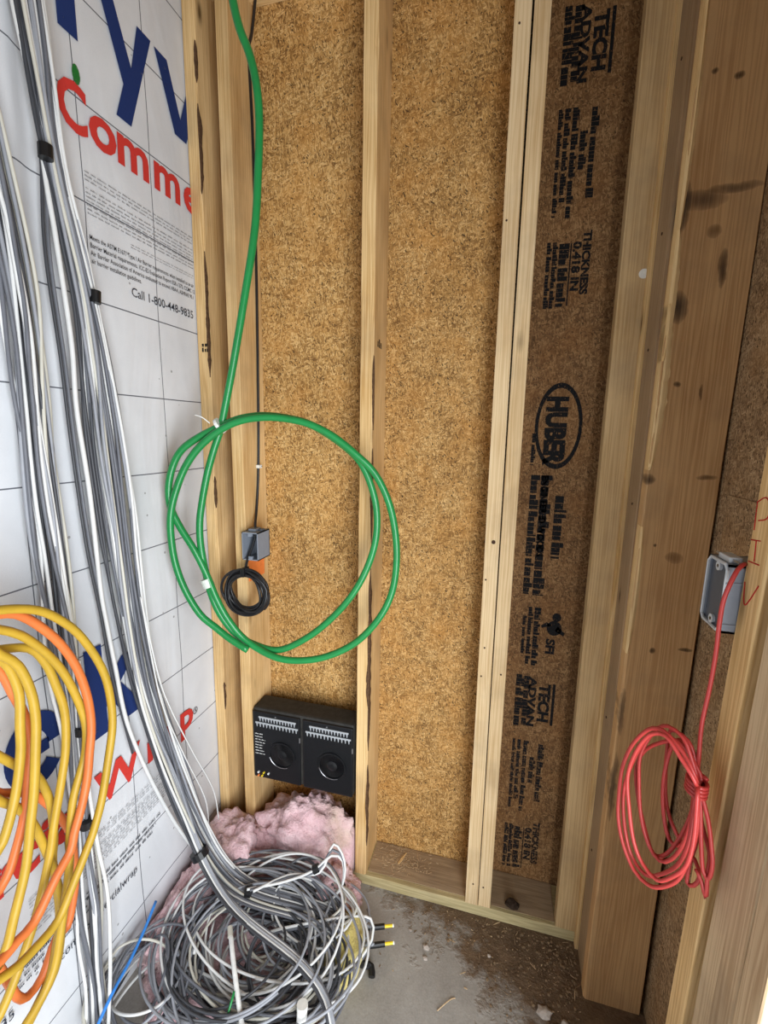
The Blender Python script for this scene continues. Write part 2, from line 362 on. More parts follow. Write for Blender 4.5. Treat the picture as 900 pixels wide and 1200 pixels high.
def ringmesh(c, r0, r1, h, axis=1, n=32):
    """flat annulus of thickness h"""
    V = []; u, v = [(1, 2), (2, 0), (0, 1)][axis]
    for hh, rr in ((0, r0), (0, r1), (h, r1), (h, r0)):
        for i in range(n):
            p = list(c); a = 2 * math.pi * i / n; p[u] += rr * math.cos(a); p[v] += rr * math.sin(a); p[axis] += hh; V.append(tuple(p))
    Fc = []
    for k in range(4):
        for i in range(n): Fc.append((k * n + i, k * n + (i + 1) % n, ((k + 1) % 4) * n + (i + 1) % n, ((k + 1) % 4) * n + i))
    return V, Fc
def spline(P, step=0.6, closed=False):
    P = [Vector(p) for p in P]; out = []; n = len(P)
    for i in range(n if closed else n - 1):
        if closed: a, b, c, d = P[i - 1], P[i], P[(i + 1) % n], P[(i + 2) % n]
        else: a, b, c, d = P[max(0, i - 1)], P[i], P[i + 1], P[min(n - 1, i + 2)]
        m = max(2, int((c - b).length / step))
        for k in range(m):
            t = k / m
            out.append(0.5 * ((2 * b) + (c - a) * t + (2 * a - 5 * b + 4 * c - d) * t * t + (3 * b - a - 3 * c + d) * t ** 3))
    if not closed: out.append(P[-1])
    return out
def tube(path, r, sides=8, closed=False):
    P = [Vector(p) for p in path]
    Q = [P[0]]
    for p in P[1:]:
        if (p - Q[-1]).length > 1e-3: Q.append(p)
    P = Q; n = len(P); T = []
    for i in range(n):
        a = P[i - 1] if (i > 0 or closed) else P[i]; b = P[(i + 1) % n] if (i < n - 1 or closed) else P[i]
        d = b - a; T.append(d.normalized() if d.length > 1e-9 else Vector((0, 0, 1)))
    u = T[0].orthogonal().normalized(); V = []
    for i in range(n):
        u = (u - T[i] * u.dot(T[i]))
        u = u.normalized() if u.length > 1e-6 else T[i].orthogonal().normalized()
        w_ = T[i].cross(u)
        for k in range(sides):
            a = 2 * math.pi * k / sides; V.append(tuple(P[i] + r * (math.cos(a) * u + math.sin(a) * w_)))
    Fc = []
    for i in range(n if closed else n - 1):
        j = (i + 1) % n
        for k in range(sides): Fc.append((i * sides + k, i * sides + (k + 1) % sides, j * sides + (k + 1) % sides, j * sides + k))
    if not closed: Fc += [tuple(range(sides)), tuple((n - 1) * sides + k for k in range(sides))]
    return V, Fc
def clamp_path(path, xmin=None, zmin=None):
    out = []
    for p in path:
        q = Vector(p)
        if xmin is not None: q.x = max(q.x, xmin)
        if zmin is not None: q.z = max(q.z, zmin)
        out.append(q)
    return out
def text_vf(s, size, bold=0.0, shear=0.0, xscale=1.0):
    """outline letters as flat faces in their own plane, (0,0) at the start of the baseline; size = letter height in inches"""
    cu = bpy.data.curves.new('t', 'FONT'); cu.body = s; cu.size = 1.0; cu.offset = bold; cu.shear = shear; cu.resolution_u = 3
    o = bpy.data.objects.new('t', cu); COL.objects.link(o)
    dg = bpy.context.evaluated_depsgraph_get(); me = bpy.data.meshes.new_from_object(o.evaluated_get(dg))
    v = [(q.co.x * size * xscale, q.co.y * size) for q in me.vertices]; f = [tuple(p.vertices) for p in me.polygons]
    bpy.data.objects.remove(o); bpy.data.curves.remove(cu); bpy.data.meshes.remove(me)
    return v, f
def flat(vf, org, ex, ey):
    O = Vector(org); ex = Vector(ex); ey = Vector(ey)
    return [tuple(O + ex * a + ey * b) for a, b in vf[0]], vf[1]
def rect2(a0, a1, b0, b1): return [(a0, b0), (a1, b0), (a1, b1), (a0, b1)], [(0, 1, 2, 3)]
def join2(parts):
    V, Fc = [], []
    for v, f in parts:
        n = len(V); V += v; Fc += [tuple(i + n for i in q) for q in f]
    return V, Fc
def scribble(x0, x1, y0, h, rng, wmin=0.3, wmax=1.0, gap=0.18, fill=0.78):
    """a line of print too small or smudged to read: a run of word-sized marks broken into letter-sized ones"""
    parts = []; x = x0
    while x < x1:
        wd = min(rng.uniform(wmin, wmax), x1 - x); c = x
        while c < x + wd - 0.02:
            lw = h * rng.uniform(0.35, 0.7); hh = h * rng.choice((0.7, 0.72, 1.0))
            parts.append(rect2(c, min(c + lw * fill, x + wd), y0, y0 + hh)); c += lw
        x += wd + gap * rng.uniform(0.7, 1.4)
    return join2(parts)

# ------------------------------------------------------------------ the setting
XL, YB, XR = -35.0, 5.5, 13.2
mk('floor', box(-36, 60, -110, 6, -4, 0), 'concrete', origin=(0, 0, -4))
tag(bpy.data.objects['floor'], 'grey concrete slab with trodden earth and sawdust along the plate', 'floor', kind='structure')
mk('ceiling', join(box(-36, 60, -110, 8, 110.0, 111)), 'ceiling_wood'); rear_sky_blocker = mk('rear_sky_blocker', join(box(-36, 60, -111, -110, 78, 111), box(-36, -20, -111, -110, 0, 78)), 'osb_grey'); tag(rear_sky_blocker, 'added wall behind the camera, open below, keeping sky light off the top', 'wall', kind='structure')  # unseen rear wall, added to block sky light from the upper part
tag(bpy.data.objects['ceiling'], 'board ceiling over the stud bay', 'ceiling', kind='structure')

# left wall: white printed housewrap
def wrap_sheet():
    V = []; Fc = []; ny, nz = 211, 110
    for j in range(nz + 1):
        for i in range(ny + 1):
            y = -100 + 105.5 * i / ny; z = 110.0 * j / nz
            b = 0.16 * noise.noise(Vector((y * 0.11, z * 0.045, 2.0))) + 0.05 * noise.noise(Vector((y * 0.4, z * 0.2, 7.0)))
            k_ = min(1.0, max(0.0, (z - 58) / 14))
            b += k_ * 0.9 * math.exp(-((y + 20.6 - 0.03 * (z - 75)) / 1.0) ** 2) + k_ * 0.5 * math.exp(-((y + 17.2) / 1.3) ** 2)
            V.append((XL - 0.12 + b * 0.55, y, z))
    for j in range(nz):
        for i in range(ny):
            a = j * (ny + 1) + i; Fc.append((a, a + 1, a + ny + 2, a + ny + 1))
    return V, Fc
wall_left = mk('wall_left', wrap_sheet(), 'housewrap', smooth=True, origin=(XL, -47.25, 0))
tag(wall_left, 'white housewrap with a printed grid and blue and red lettering', 'wall', kind='structure')
sheath = mk('sheathing', box(-36, -35.35, -100, 5.5, 0, 110), 'osb_grey', wall_left)
LWX = XL + 0.03
PRINTS = [0]
def on_left(name, vf, y, z, mat):
    PRINTS[0] += 1
    return mk(name, flat(vf, (LWX + 0.004 * (PRINTS[0] % 12), y, z), (0, 1, 0), (0, 0, 1)), mat, wall_left)
def poly(*pts): return list(pts), [tuple(range(len(pts)))]
# the big blue name, twice: letters with real outlines
def letter_y(): return poly((0, 6.4), (1.75, 6.4), (3.42, 2.15), (4.5, 6.4), (6.25, 6.4), (2.95, -3.0), (1.2, -3.0), (2.3, 0.15))
def letter_v(): return poly((0, 6.4), (1.8, 6.4), (3.5, 1.9), (5.2, 6.4), (7.0, 6.4), (4.3, 0), (2.5, 0))
def letter_k(): return poly((0, 0), (1.9, 0), (1.9, 2.6), (2.4, 3.1), (4.3, 0), (6.6, 0), (3.75, 4.3), (6.3, 6.9), (4.1, 6.9), (1.9, 4.5), (1.9, 9.2), (0, 9.2))
def letter_e():
    V = []; Fc = []; n = 30
    for i in range(n + 1):
        a = math.radians(0 + 318 * i / n)
        V += [(2.5 + 2.55 * math.cos(a), 3.2 + 3.3 * math.sin(a)), (2.5 + 1.05 * math.cos(a), 3.2 + 1.75 * math.sin(a))]
    for i in range(n): Fc.append((2 * i, 2 * i + 1, 2 * i + 3, 2 * i + 2))
    return join2([(V, Fc), rect2(1.42, 3.62, 2.6, 3.7)])
def letter_T(): return poly((2.2, 0), (4.0, 0), (4.0, 7.5), (6.2, 7.5), (6.2, 9), (0, 9), (0, 7.5), (2.2, 7.5))
on_left('printed_letter', letter_T(), -17.7, 91.3, 'ink_navy')
on_left('printed_letter', letter_y(), -11.3, 91.1, 'ink_navy')
on_left('printed_letter', letter_v(), -4.6, 91.0, 'ink_navy')
on_left('printed_letter', letter_v(), -33.3, 30.2, 'ink_navy')
on_left('printed_letter', letter_e(), -26.4, 29.9, 'ink_navy')
on_left('printed_letter', letter_k(), -18.8, 30.1, 'ink_navy')
# red second line, letter by letter
def red(ch, y, z, size, xs=1.05):
    on_left('printed_letter', text_vf(ch, size, 0.028, 0.03, xs), y, z, 'ink_red')
for ch, y in (('C', -16.35), ('o', -13.4), ('m', -10.5), ('m', -5.9), ('e', -1.35)): red(ch, y, 84.2, 5.2, .8 if ch == 'C' else 1.05)
for ch, y in (('C', -33.6), ('e', -30.9), ('r', -28.6), ('c', -26.9), ('i', -24.5), ('a', -23.2), ('l', -20.4), ('W', -18.9), ('r', -12.6), ('a', -10.3), ('p', -7.2)): red(ch, y, 23.0, 4.9)
on_left('printed_letter', text_vf('R', 0.7, 0.01), -4.35, 24.0, 'ink_text')
on_left('printed_ring', ([(0.2 + 0.45 * r_ * math.cos(a * math.pi / 8), 0.22 + 0.45 * r_ * math.sin(a * math.pi / 8)) for r_ in (1, 0.82) for a in range(16)], [(i, (i + 1) % 16, 16 + (i + 1) % 16, 16 + i) for i in range(16)]), -4.35, 24.0, 'ink_text')
# readable small print
def line_left(s, y, z, size, mat='ink_text', xs=1.0): on_left('printed_line', text_vf(s, size, 0.004, 0, xs), y, z, mat)
line_left('Meets the ASTM E1677 Type I Air Barrier requirements when installed as an air', -14.2, 76.05, 0.58, xs=.74)
line_left('Barrier Material requirements. ICC-ES Evaluation Report ESR-1375, CCMC 12', -14.2, 75.4, 0.58, xs=.76)
line_left('Air Barrier Association of America evaluated to exceed ABAA, ASHRAE 90.1', -14.2, 74.75, 0.58, xs=.76)
line_left('air barrier installation guidelines.', -14.2, 74.1, 0.58, xs=.76)
line_left('Call 1-800-448-9835', -9.85, 72.55, 1.2, xs=.93)
line_left('35', -29.2, 11.7, 1.2, xs=.93)
line_left('.com/commercialwrap', -24.3, 11.7, 1.2, xs=.86)
rng = random.Random(3)
for k in (0, 1, 2, 4, 5, 6, 7, 8, 9, 10):
    on_left('printed_line', scribble(-14.2, -0.2, 0, 0.12, rng, 0.3, 1.0, 0.16), 0, 81.4 - k * 0.33, 'ink_fine')
for k in range(2):
    on_left('printed_line', scribble(-9.5, -0.2, 0, 0.08, rng, 0.3, 0.8, 0.14), 0, 77.3 - k * 0.25, 'ink_fine')
for k in (0, 1, 2, 4, 5, 6, 7, 8, 9, 10):
    on_left('printed_line', scribble(-26, -8.6, 0, 0.12, rng, 0.3, 1.0, 0.16), 0, 20.4 - k * 0.33, 'ink_fine')
for k, (a, b) in enumerate(((-28, -11.2), (-28, -12.0), (-28, -12.4), (-28, -20))):
    on_left('printed_line', scribble(a, b, 0, 0.24, rng, 0.4, 1.1, 0.22), 0, 15.4 - k * 0.62, 'ink_text')
for y, z, a in ((-14.2, 88.6, 0.5), (-14.9, 70.6, 0.5)):
    on_left('printed_leaf', ([(0.38 * math.cos(i * math.pi / 8), 0.75 * math.sin(i * math.pi / 8) * (1 if i < 8 else 1)) for i in range(16)], [tuple(range(16))]), y, z, 'ink_green')

# back wall: studs on a bottom plate, OSB sheathing behind
wall_back = empty('wall_back', (-10, 3, 0), 'stud wall with OSB sheathing facing the camera', 'wall', kind='structure')
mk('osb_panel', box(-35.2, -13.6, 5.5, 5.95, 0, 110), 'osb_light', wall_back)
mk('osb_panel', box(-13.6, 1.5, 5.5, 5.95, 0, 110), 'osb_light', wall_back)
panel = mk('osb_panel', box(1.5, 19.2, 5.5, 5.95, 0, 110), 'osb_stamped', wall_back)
def stud(name, vf, mat, parent): return mk(name, vf, mat, parent)
st0 = stud('stud', board(-35.0, -33.55, 0, 5.45, 0, 107.2, wane=(1, 0.45), seed=1), 'stud_wood', wall_back)
st1 = stud('stud', board(-30.95, -29.43, 0, 5.45, 1.5, 107.2, seed=2), 'stud_wood', wall_back)
st2 = stud('stud', board(-14.66, -13.15, 0, 5.45, 1.5, 107.2, wane=(1, 0.35), seed=3, lean=(0, .2)), 'stud_wood', wall_back)
st3 = stud('stud', board(0.0, 1.52, -0.02, 5.45, 1.5, 107.2, seed=4, lean=(0, -.2), c=0.06), 'stud_wood_pale', wall_back)
st4 = stud('stud', board(1.60, 3.08, 0.05, 5.45, 1.5, 107.2, seed=5, lean=(0, -.08), c=0.06), 'stud_wood_pale', wall_back)
st5 = stud('stud', board(10.75, 14.2, 0.0, 1.5, 1.5, 107.2, seed=6), 'stud_wood_tan', wall_back)
stud('stud', board(12.95, 16.5, -0.75, 0.0, 0, 107.2, seed=7, c=0.05), 'stud_wood', wall_back)
mk('bottom_plate', board(-33.5, 13.0, 0.0, 5.45, 0.0, 1.48, axis=0, seed=8, c=0.08), 'plate_wood', wall_back)
mk('top_plate', board(-34.9, 19.0, 0.0, 5.45, 107.25, 108.7, axis=0, seed=9), 'top_plate_wood', wall_back)
mk('top_plate', board(-34.9, 19.0, 0.0, 5.45, 108.72, 110.0, axis=0, seed=10), 'top_plate_wood', wall_back)
# sawdust film on the plate inside the bays
mk('dust_layer', box(-13.0, -0.05, 0.7, 5.4, 1.49, 1.53), 'plate_wood_dirty', wall_back)
mk('dust_layer', box(3.15, 10.7, 0.5, 5.4, 1.49, 1.53), 'plate_wood_dirty', wall_back)
def nail(parent, c, r=0.12, axis=1, mat='rust', h=-0.06): mk('nail_head', cyl(c, r, h, axis, 10), mat, parent)
for x, z in ((0.9, 48.3), (0.35, 80.2), (0.3, 44), (0.5, 96.5), (0.6, 36.0), (0.4, 32.5)):
    nail(st3, (x - 0.002 * z, -0.02, z), 0.10 if z != 48.3 else 0.22)
for x, z in ((2.1, 4.3), (2.5, 33)): nail(st4, (x, 0.05, z), 0.10)
nail(st3, (0.85, -0.02, 4.5), 0.10)
# bark left on the sawn edges
def bark(parent, x, y, z0, z1, wd, seed, facing=1):
    V = []; Fc = []; n = int((z1 - z0) / 0.35) + 2
    for i in range(n + 1):
        z = z0 + (z1 - z0) * i / n; e = min(1.0, math.sin(math.pi * i / n) * 2.2); q = wd * e * (0.55 + 0.8 * abs(noise.noise(Vector((z * 0.45, seed * 2.3, 1)))) + 0.25 * noise.noise(Vector((z * 1.7, seed, 4)))); q = max(q, 0.02)
        V += [(x - q, y - 0.03, z), (x - 0.02, y - 0.05, z), (x + 0.03, y + 0.02, z), (x + 0.04, y + q * 1.6, z)]
    for i in range(n):
        for c in range(3): Fc.append((i * 4 + c, i * 4 + c + 1, i * 4 + 5 + c, i * 4 + 4 + c))
    mk('bark_strip', (V, Fc), 'bark', parent)
for z0, z1, wd, sd in ((20, 44, .5, 1), (47, 58, .32, 2), (6, 18, .45, 3), (60, 68, .2, 4)): bark(st2, -13.1 + .0019 * (z0 + z1) / 2, 0.06, z0, z1, wd, sd)
for z0, z1, wd, sd in ((86, 95, .42, 5), (97, 101, .25, 6), (66, 80, .3, 7), (22, 26, .25, 8), (50, 54, .2, 9)): bark(st0, -33.52, 0.06, z0, z1, wd, sd)
# stamped black print on the right bay panel, reading downward
rng = random.Random(11)
def on_panel(name, vf, x, z, mat='ink_black'):
    return mk(name, flat(vf, (x, 5.47, z), (0, 0, -1), (1, 0, 0)), mat, panel)
def block(z0, z1, cols, mat='ink_black', solid=False):
    """columns of smudged print from z0 down to z1: cols = (x, height, start offset, end offset)"""
    for x, h, a, b in cols:
        on_panel('stamped_line', scribble(a, (z0 - z1) - b, 0, h * 1.06, rng, 0.9, 2.4, 0.2, 0.93), x, z0, mat)
def word(s, x, z, size, mat='ink_black', bold=0.05, xs=1.0): on_panel('stamped_word', text_vf(s, size, bold, 0, xs), x, z, mat)
for dz in (0, 70.7):     # the same stamp comes round again
    z = 30.5 + dz
    block(z, z - 7.0, [(4.5, 0.9, 0, 0), (5.45, 0.8, 0.1, 0.2)]); word('ADVAN', 6.1, z - 0.2, 1.2, xs=1.6); word('TECH', 7.35, z - 0.9, 1.75, xs=1.15)
    on_panel('stamped_bar', rect2(0.4, 6.0, 0, 0.32), 8.85, z - 0.3)
    z = 21.6 + dz
    block(z, z - 10.2, [(4.6, 0.45, 0, 0.2), (5.2, 0.55, 0, 1.6), (5.95, 0.62, 0, 0), (6.8, 0.7, 2.2, 4.3), (7.75, 0.7, 0.2, 1.8)], 'ink_black' if dz else 'ink_black_faded')
    z = 10.0 + dz
    m = 'ink_black' if dz else 'ink_black_faded'
    block(z - 0.8, z - 7.4, [(4.4, 0.5, 0, 0), (5.0, 0.5, 0, 0), (5.65, 0.95, 0.2, 0.1)], m); on_panel('stamped_bar', rect2(1.0, 7.2, 0, 0.14), 6.75, z, m)
    word('0.418 IN', 7.05, z - 0.9, 1.1, m, xs=1.25); word('THICKNESS', 8.0, z + 0.1, 1.05, m, xs=1.15)
V = []; n = 40
for rr in (1.0, 0.88):
    for i in range(n): V.append((4.75 * rr * math.cos(2 * math.pi * i / n), 2.5 * (rr - (0.0 if rr == 1 else 0.03)) * math.sin(2 * math.pi * i / n)))
on_panel('stamped_oval', (V, [(i, (i + 1) % n, n + (i + 1) % n, n + i) for i in range(n)]), 7.0, 60.8)
word('HUBER', 5.75, 64.1, 2.9, bold=0.06, xs=0.82)
block(60.0, 56.4, [(4.3, 0.45, 0, 0)])
word('ENGINEERED WOODS', 5.75, 55.3, 0.95, xs=1.0); block(55.3, 40.9, [(4.5, 0.95, 0, 0), (5.6, 1.2, 0, 0)])
block(53.0, 45.6, [(7.3, 1.25, 0, 0)])
block(39.4, 31.8, [(4.75, 0.45, 1.2, 1.2), (5.35, 0.55, 0, 0.2), (6.05, 0.7, 0, 0.1)])
word('SFI', 7.65, 35.6, 1.35, bold=0.05, xs=1.25)
# round emblem with arms above those letters
em = [([(0.55 * math.cos(i * math.pi / 8) + c0, 0.5 * math.sin(i * math.pi / 8) + c1) for i in range(16)], [tuple(range(16))]) for c0, c1 in ((0.5, 0.7),)]
em.append(([(0.95 * math.cos(i * math.pi / 8) + 1.9, 0.85 * math.sin(i * math.pi / 8) + 0.5) for i in range(16)], [tuple(range(16))]))
em.append(poly((1.2, -0.4), (1.7, -1.0), (2.0, -0.9), (1.6, 0.2))); em.append(poly((1.6, 0.9), (2.4, 1.75), (2.8, 1.6), (2.2, 0.6)))
on_panel('stamped_emblem', join2(em), 7.9, 38.9)
# little ink code on the corner studs
def stud_mark(parent, x, y, z, wd, h):
    mk('ink_mark', flat(scribble(0, wd, 0, h, rng, 0.2, 0.4, 0.05), (x, y, z), (1, 0, 0), (0, 0, 1)), 'ink_black', parent)
stud_mark(st0, -34.4, -0.03, 68.9, 0.8, 0.5); stud_mark(st0, -34.4, -0.03, 69.5, 0.8, 0.5)
mk('ink_mark', flat(scribble(0, 1.8, 0, 0.9, rng, 0.3, 0.6, 0.1), (-13.02, 1.5, 69.2), (0, 1, 0), (0, 0, 1)), 'ink_black_faded', st2)

# right wall: stud faces towards the room, OSB behind, door jamb pack by the camera
wall_right = empty('wall_right', (16, -12, 0), 'stud wall with OSB beside the camera, ending at the door opening', 'wall', kind='structure')
mk('osb_panel', box(19.15, 19.6, -33, 5.9, 0, 110), 'osb_grey', wall_right)
mk('osb_panel', box(19.0, 19.14, -33, -7.2, 0, 55.3), 'osb_grey', wall_right)
stB = stud('stud', board(13.3, 18.8, -4.15, -0.78, 0, 107.2, seed=12, c=0.06), 'stud_wood_dull', wall_right)
stC = stud('stud', board(13.35, 18.85, -5.65, -4.17, 0, 107.2, seed=13, wane=(0, 0.2), lean=(-.2, .4), step=0.7), 'corner_board_wood', wall_right)
LY = dict(leany=(0, -3.2))
stP = stud('stud', board(XR, 18.9, -24.1, -22.4, 0, 107.2, seed=14, **LY), 'stud_wood', wall_right)
stQ = stud('stud', board(XR + 0.15, 18.9, -26.15, -24.7, 0, 107.2, seed=15, c=0.07, **LY), 'stud_wood_grey', wall_right)
stR = stud('stud', board(XR + 0.1, 18.9, -27.75, -26.15, 0, 107.2, seed=16, c=0.07, **LY), 'stud_wood_grey', wall_right)
stS = stud('stud', board(XR + 0.1, 18.9, -29.4, -27.8, 0, 83, seed=17, c=0.07, leany=(0, -2.48)), 'stud_wood_grey', wall_right)
mk('header', board(XR + 0.1, 18.9, -110, -31.8, 83, 107.2, axis=1, seed=18), 'stud_wood_brown', wall_right)
mk('osb_panel', box(19.15, 19.6, -110, -33, 83, 110), 'osb_grey', wall_right)
mk('osb_panel', box(19.15, 19.6, -110, -96, 0, 83), 'osb_grey', wall_right)
# bright torn splinters along the edge of the corner board
for k, (z0, z1, wd) in enumerate(((57, 70.5, 0.62), (40, 52, 0.35), (66, 76, 0.4), (76, 92, 0.28))):
    V = []; Fc = []; n = int((z1 - z0) / 0.4)
    for i in range(n + 1):
        z = z0 + (z1 - z0) * i / n; e = math.sin(math.pi * i / n) ** 0.6; j = 0.5 + 0.5 * noise.noise(Vector((z * 1.3, k, 0)))
        x = 13.18 + 0.0055 * z - 0.03; q = 0.05 + wd * e * (0.6 + 0.6 * j)
        V += [(x, -4.5, z), (x - 0.02, -5.55, z), (x + 0.1 + q * 0.35, -5.72, z), (x + 0.1 + q, -5.66, z)]
    for i in range(n):
        for c in range(3): Fc.append((i * 4 + c, i * 4 + c + 1, i * 4 + 5 + c, i * 4 + 4 + c))
    mk('torn_grain', (V, Fc), 'torn_wood', stC)
# plastic cap nail on the flat corner stud
mk('cap_nail', join(cyl((12.75, 0.02, 74.6), 0.42, -0.09, 1, 20), cyl((12.75, -0.05, 74.6), 0.12, -0.06, 1, 10)), 'tie_white', st5)
for y, z in ((-2.4, 77), (-2.2, 67.5), (-2.6, 53.6), (-1.9, 31), (-2.4, 90), (-2.0, 15)): mk('nail_head', cyl((13.3, y, z), 0.12, -0.06, 0, 10), 'rust', stB)
# red marker letters down the jamb stud
def marker(paths):
    return join(*[tube(spline(pp, 0.15), 0.035, 5) for pp in paths])
def PH(y, z): return (XR - 0.005, y, z)
mk('marker_letter', marker([[PH(-24.26, 55.45), PH(-24.17, 56.83)], [PH(-24.17, 56.8), PH(-24.8, 57.1), PH(-25.25, 56.8), PH(-25.2, 56.2), PH(-24.5, 55.96)]]), 'ink_marker_red', stP)
mk('marker_letter', marker([[PH(-24.15, 54.95), PH(-24.95, 55.06)], [PH(-24.6, 55.0), PH(-24.7, 54.0)], [PH(-24.19, 53.89), PH(-25.15, 53.95)]]), 'ink_marker_red', stP)
mk('marker_letter', marker([[PH(-24.18, 52.84), PH(-24.5, 51.75), PH(-25.4, 53.02)]]), 'ink_marker_red', stP)
# ------------------------------------------------------------------ measured cable runs (inches)
GREEN = [(-25.1,-6,98.4),(-24.5,-5.9,96),(-23.8,-5.7,94.3),(-23.2,-5.6,91.9),(-23,-5.5,88.8),(-23.2,-5.6,84.4),(-23.7,-5.7,79.1),(-24.9,-6,72.8),(-26.3,-6.3,66.2),(-27.5,-6.6,61),(-27.7,-6.6,60.1),(-28.5,-6.8,58),(-29.4,-7,55.2),(-30.1,-7.2,52.1),(-30.5,-7.3,49.6),(-30.5,-7.3,47),(-30.1,-7.2,43.8),(-29.6,-7.1,41.4),(-28.7,-6.9,39.1),(-27.2,-6.5,36.9),(-25.2,-6,35.6),(-22.3,-5.4,35),(-19.1,-4.6,36.6),(-16.3,-3.9,39.1),(-14.1,-3.4,41.9),(-12.6,-3,44.9),(-11.7,-2.8,48.1),(-11.6,-2.8,51.3),(-12.2,-3,54.1),(-13.3,-3.2,56.5),(-14.8,-3.6,58.1),(-17.1,-4.1,59.7),(-19.4,-4.7,60.8),(-22.9,-5.5,61.3),(-25.3,-6.1,61),(-27.4,-6.5,60.2),(-29.8,-7.1,59),(-31.7,-7.6,57.6),(-32.8,-7.8,55.8),(-33.3,-8,53.6),(-33.3,-7.9,51.4),(-32.4,-7.7,49.2),(-31,-7.4,46.7),(-29.9,-7.1,44.1),(-28.8,-6.9,41.1),(-27.6,-6.6,38.6),(-25.8,-6.2,36.3),(-22.6,-5.4,34.6),(-19.8,-4.8,34.2),(-16.6,-4,34.8),(-13.4,-3.2,36.6),(-10.9,-2.7,39.6),(-9.6,-2.3,42.7),(-9.2,-2.3,46.3),(-9.5,-2.3,49.8),(-10.3,-2.5,52.9),(-11.7,-2.8,55.6),(-13.6,-3.3,57.5),(-15.9,-3.8,59.3),(-18.3,-4.4,60.5),(-20.6,-4.9,61),(-22.9,-5.5,61.1),(-25.3,-6.1,60.7),(-27.4,-6.6,59.7),(-29.5,-7.1,58),(-31.2,-7.4,55.8),(-32.4,-7.7,53),(-33,-7.9,50.5),(-33.1,-7.9,47.9),(-32.8,-7.8,45),(-31.9,-7.6,42.1),(-30.4,-7.3,39.4),(-28.8,-6.9,37.9)]
RUN_A = [(-33.6, -18.8, 92.1), (-33.6, -18.4, 90.3), (-33.6, -18.3, 87.2), (-33.6, -18.1, 84), (-33.6, -17.9, 80), (-33.6, -17.4, 76.6), (-33.6, -16.6, 71.8), (-33.6, -16, 65), (-33.6, -15.8, 59.1), (-33.6, -15.3, 52), (-33.6, -14.8, 43.4), (-33.6, -13.8, 34.7), (-33, -12.7, 27.3), (-32.2, -11.1, 18.7), (-30.3, -10.4, 10.0), (-27.6, -11.6, 8.0), (-24.1, -13.0, 7.4), (-20.8, -14.0, 7.2), (-17.7, -14.3, 7.2), (-14.7, -15.2, 7.0), (-12.5, -16.0, 6.5), (-11.2, -17.0, 5.8), (-10.5, -18.3, 5.0), (-10.0, -19.9, 4.0)]
RUN_A2 = [(-33.6, -18.8, 92.1), (-33.6, -18.4, 90.3), (-33.6, -18.3, 87.2), (-33.6, -18.1, 84), (-33.6, -17.9, 80), (-33.6, -17.4, 76.6), (-33.6, -16.6, 71.8), (-33.6, -16, 65), (-33.6, -15.8, 59.1), (-33.6, -15.3, 52), (-33.6, -14.8, 43.4), (-33.6, -13.8, 34.7), (-33, -12.7, 27.3), (-32.0, -10.6, 17.5), (-31.0, -9.8, 12.4), (-30.0, -9.0, 8.5), (-28.0, -9.6, 7.0), (-24.4, -10.2, 6.5), (-20.2, -9.8, 6.2), (-16.5, -8.8, 5.5), (-12.3, -8.9, 4.0)]
RUN_B = [(-33.7,-23.9,86),(-33.7,-23.3,81),(-33.7,-22.6,76.3),(-33.7,-21.9,70.1),(-33.7,-21.8,62.9),(-33.7,-21.6,55.8),(-33.7,-21.4,48.7),(-33.7,-21.3,41.1),(-33.7,-21.4,33.1),(-33.7,-21.6,24.7),(-33.7,-21.9,15.7),(-33.7,-21.9,8),(-33,-22.5,3.9)]
RUN_W = [(-33.8,-18.9,80.1),(-33.8,-18.5,74.3),(-33.8,-18,66.7),(-33.8,-18.1,61.2),(-33.8,-17.6,53.9),(-33.8,-17.4,45.1),(-33.8,-17.1,41.7),(-33.8,-16.6,37.1),(-33.8,-15.7,30.1),(-33.8,-13,21),(-33.8,-9.4,11.6)]
RUN_T = [(-34,-18.5,81.5),(-34,-19,73.5),(-34,-18.6,65.3),(-34,-18.4,58.4),(-34,-17.9,49.3),(-34,-17.1,42.5),(-34,-16.5,36.1),(-34,-14.9,26.6)]
RUN_S = [(-32,-14.7,43.6),(-32,-13.2,34.7),(-32,-11.8,29.9),(-32,-8.8,22.5),(-32,-5.4,14.5),(-32,-4.6,9.4)]
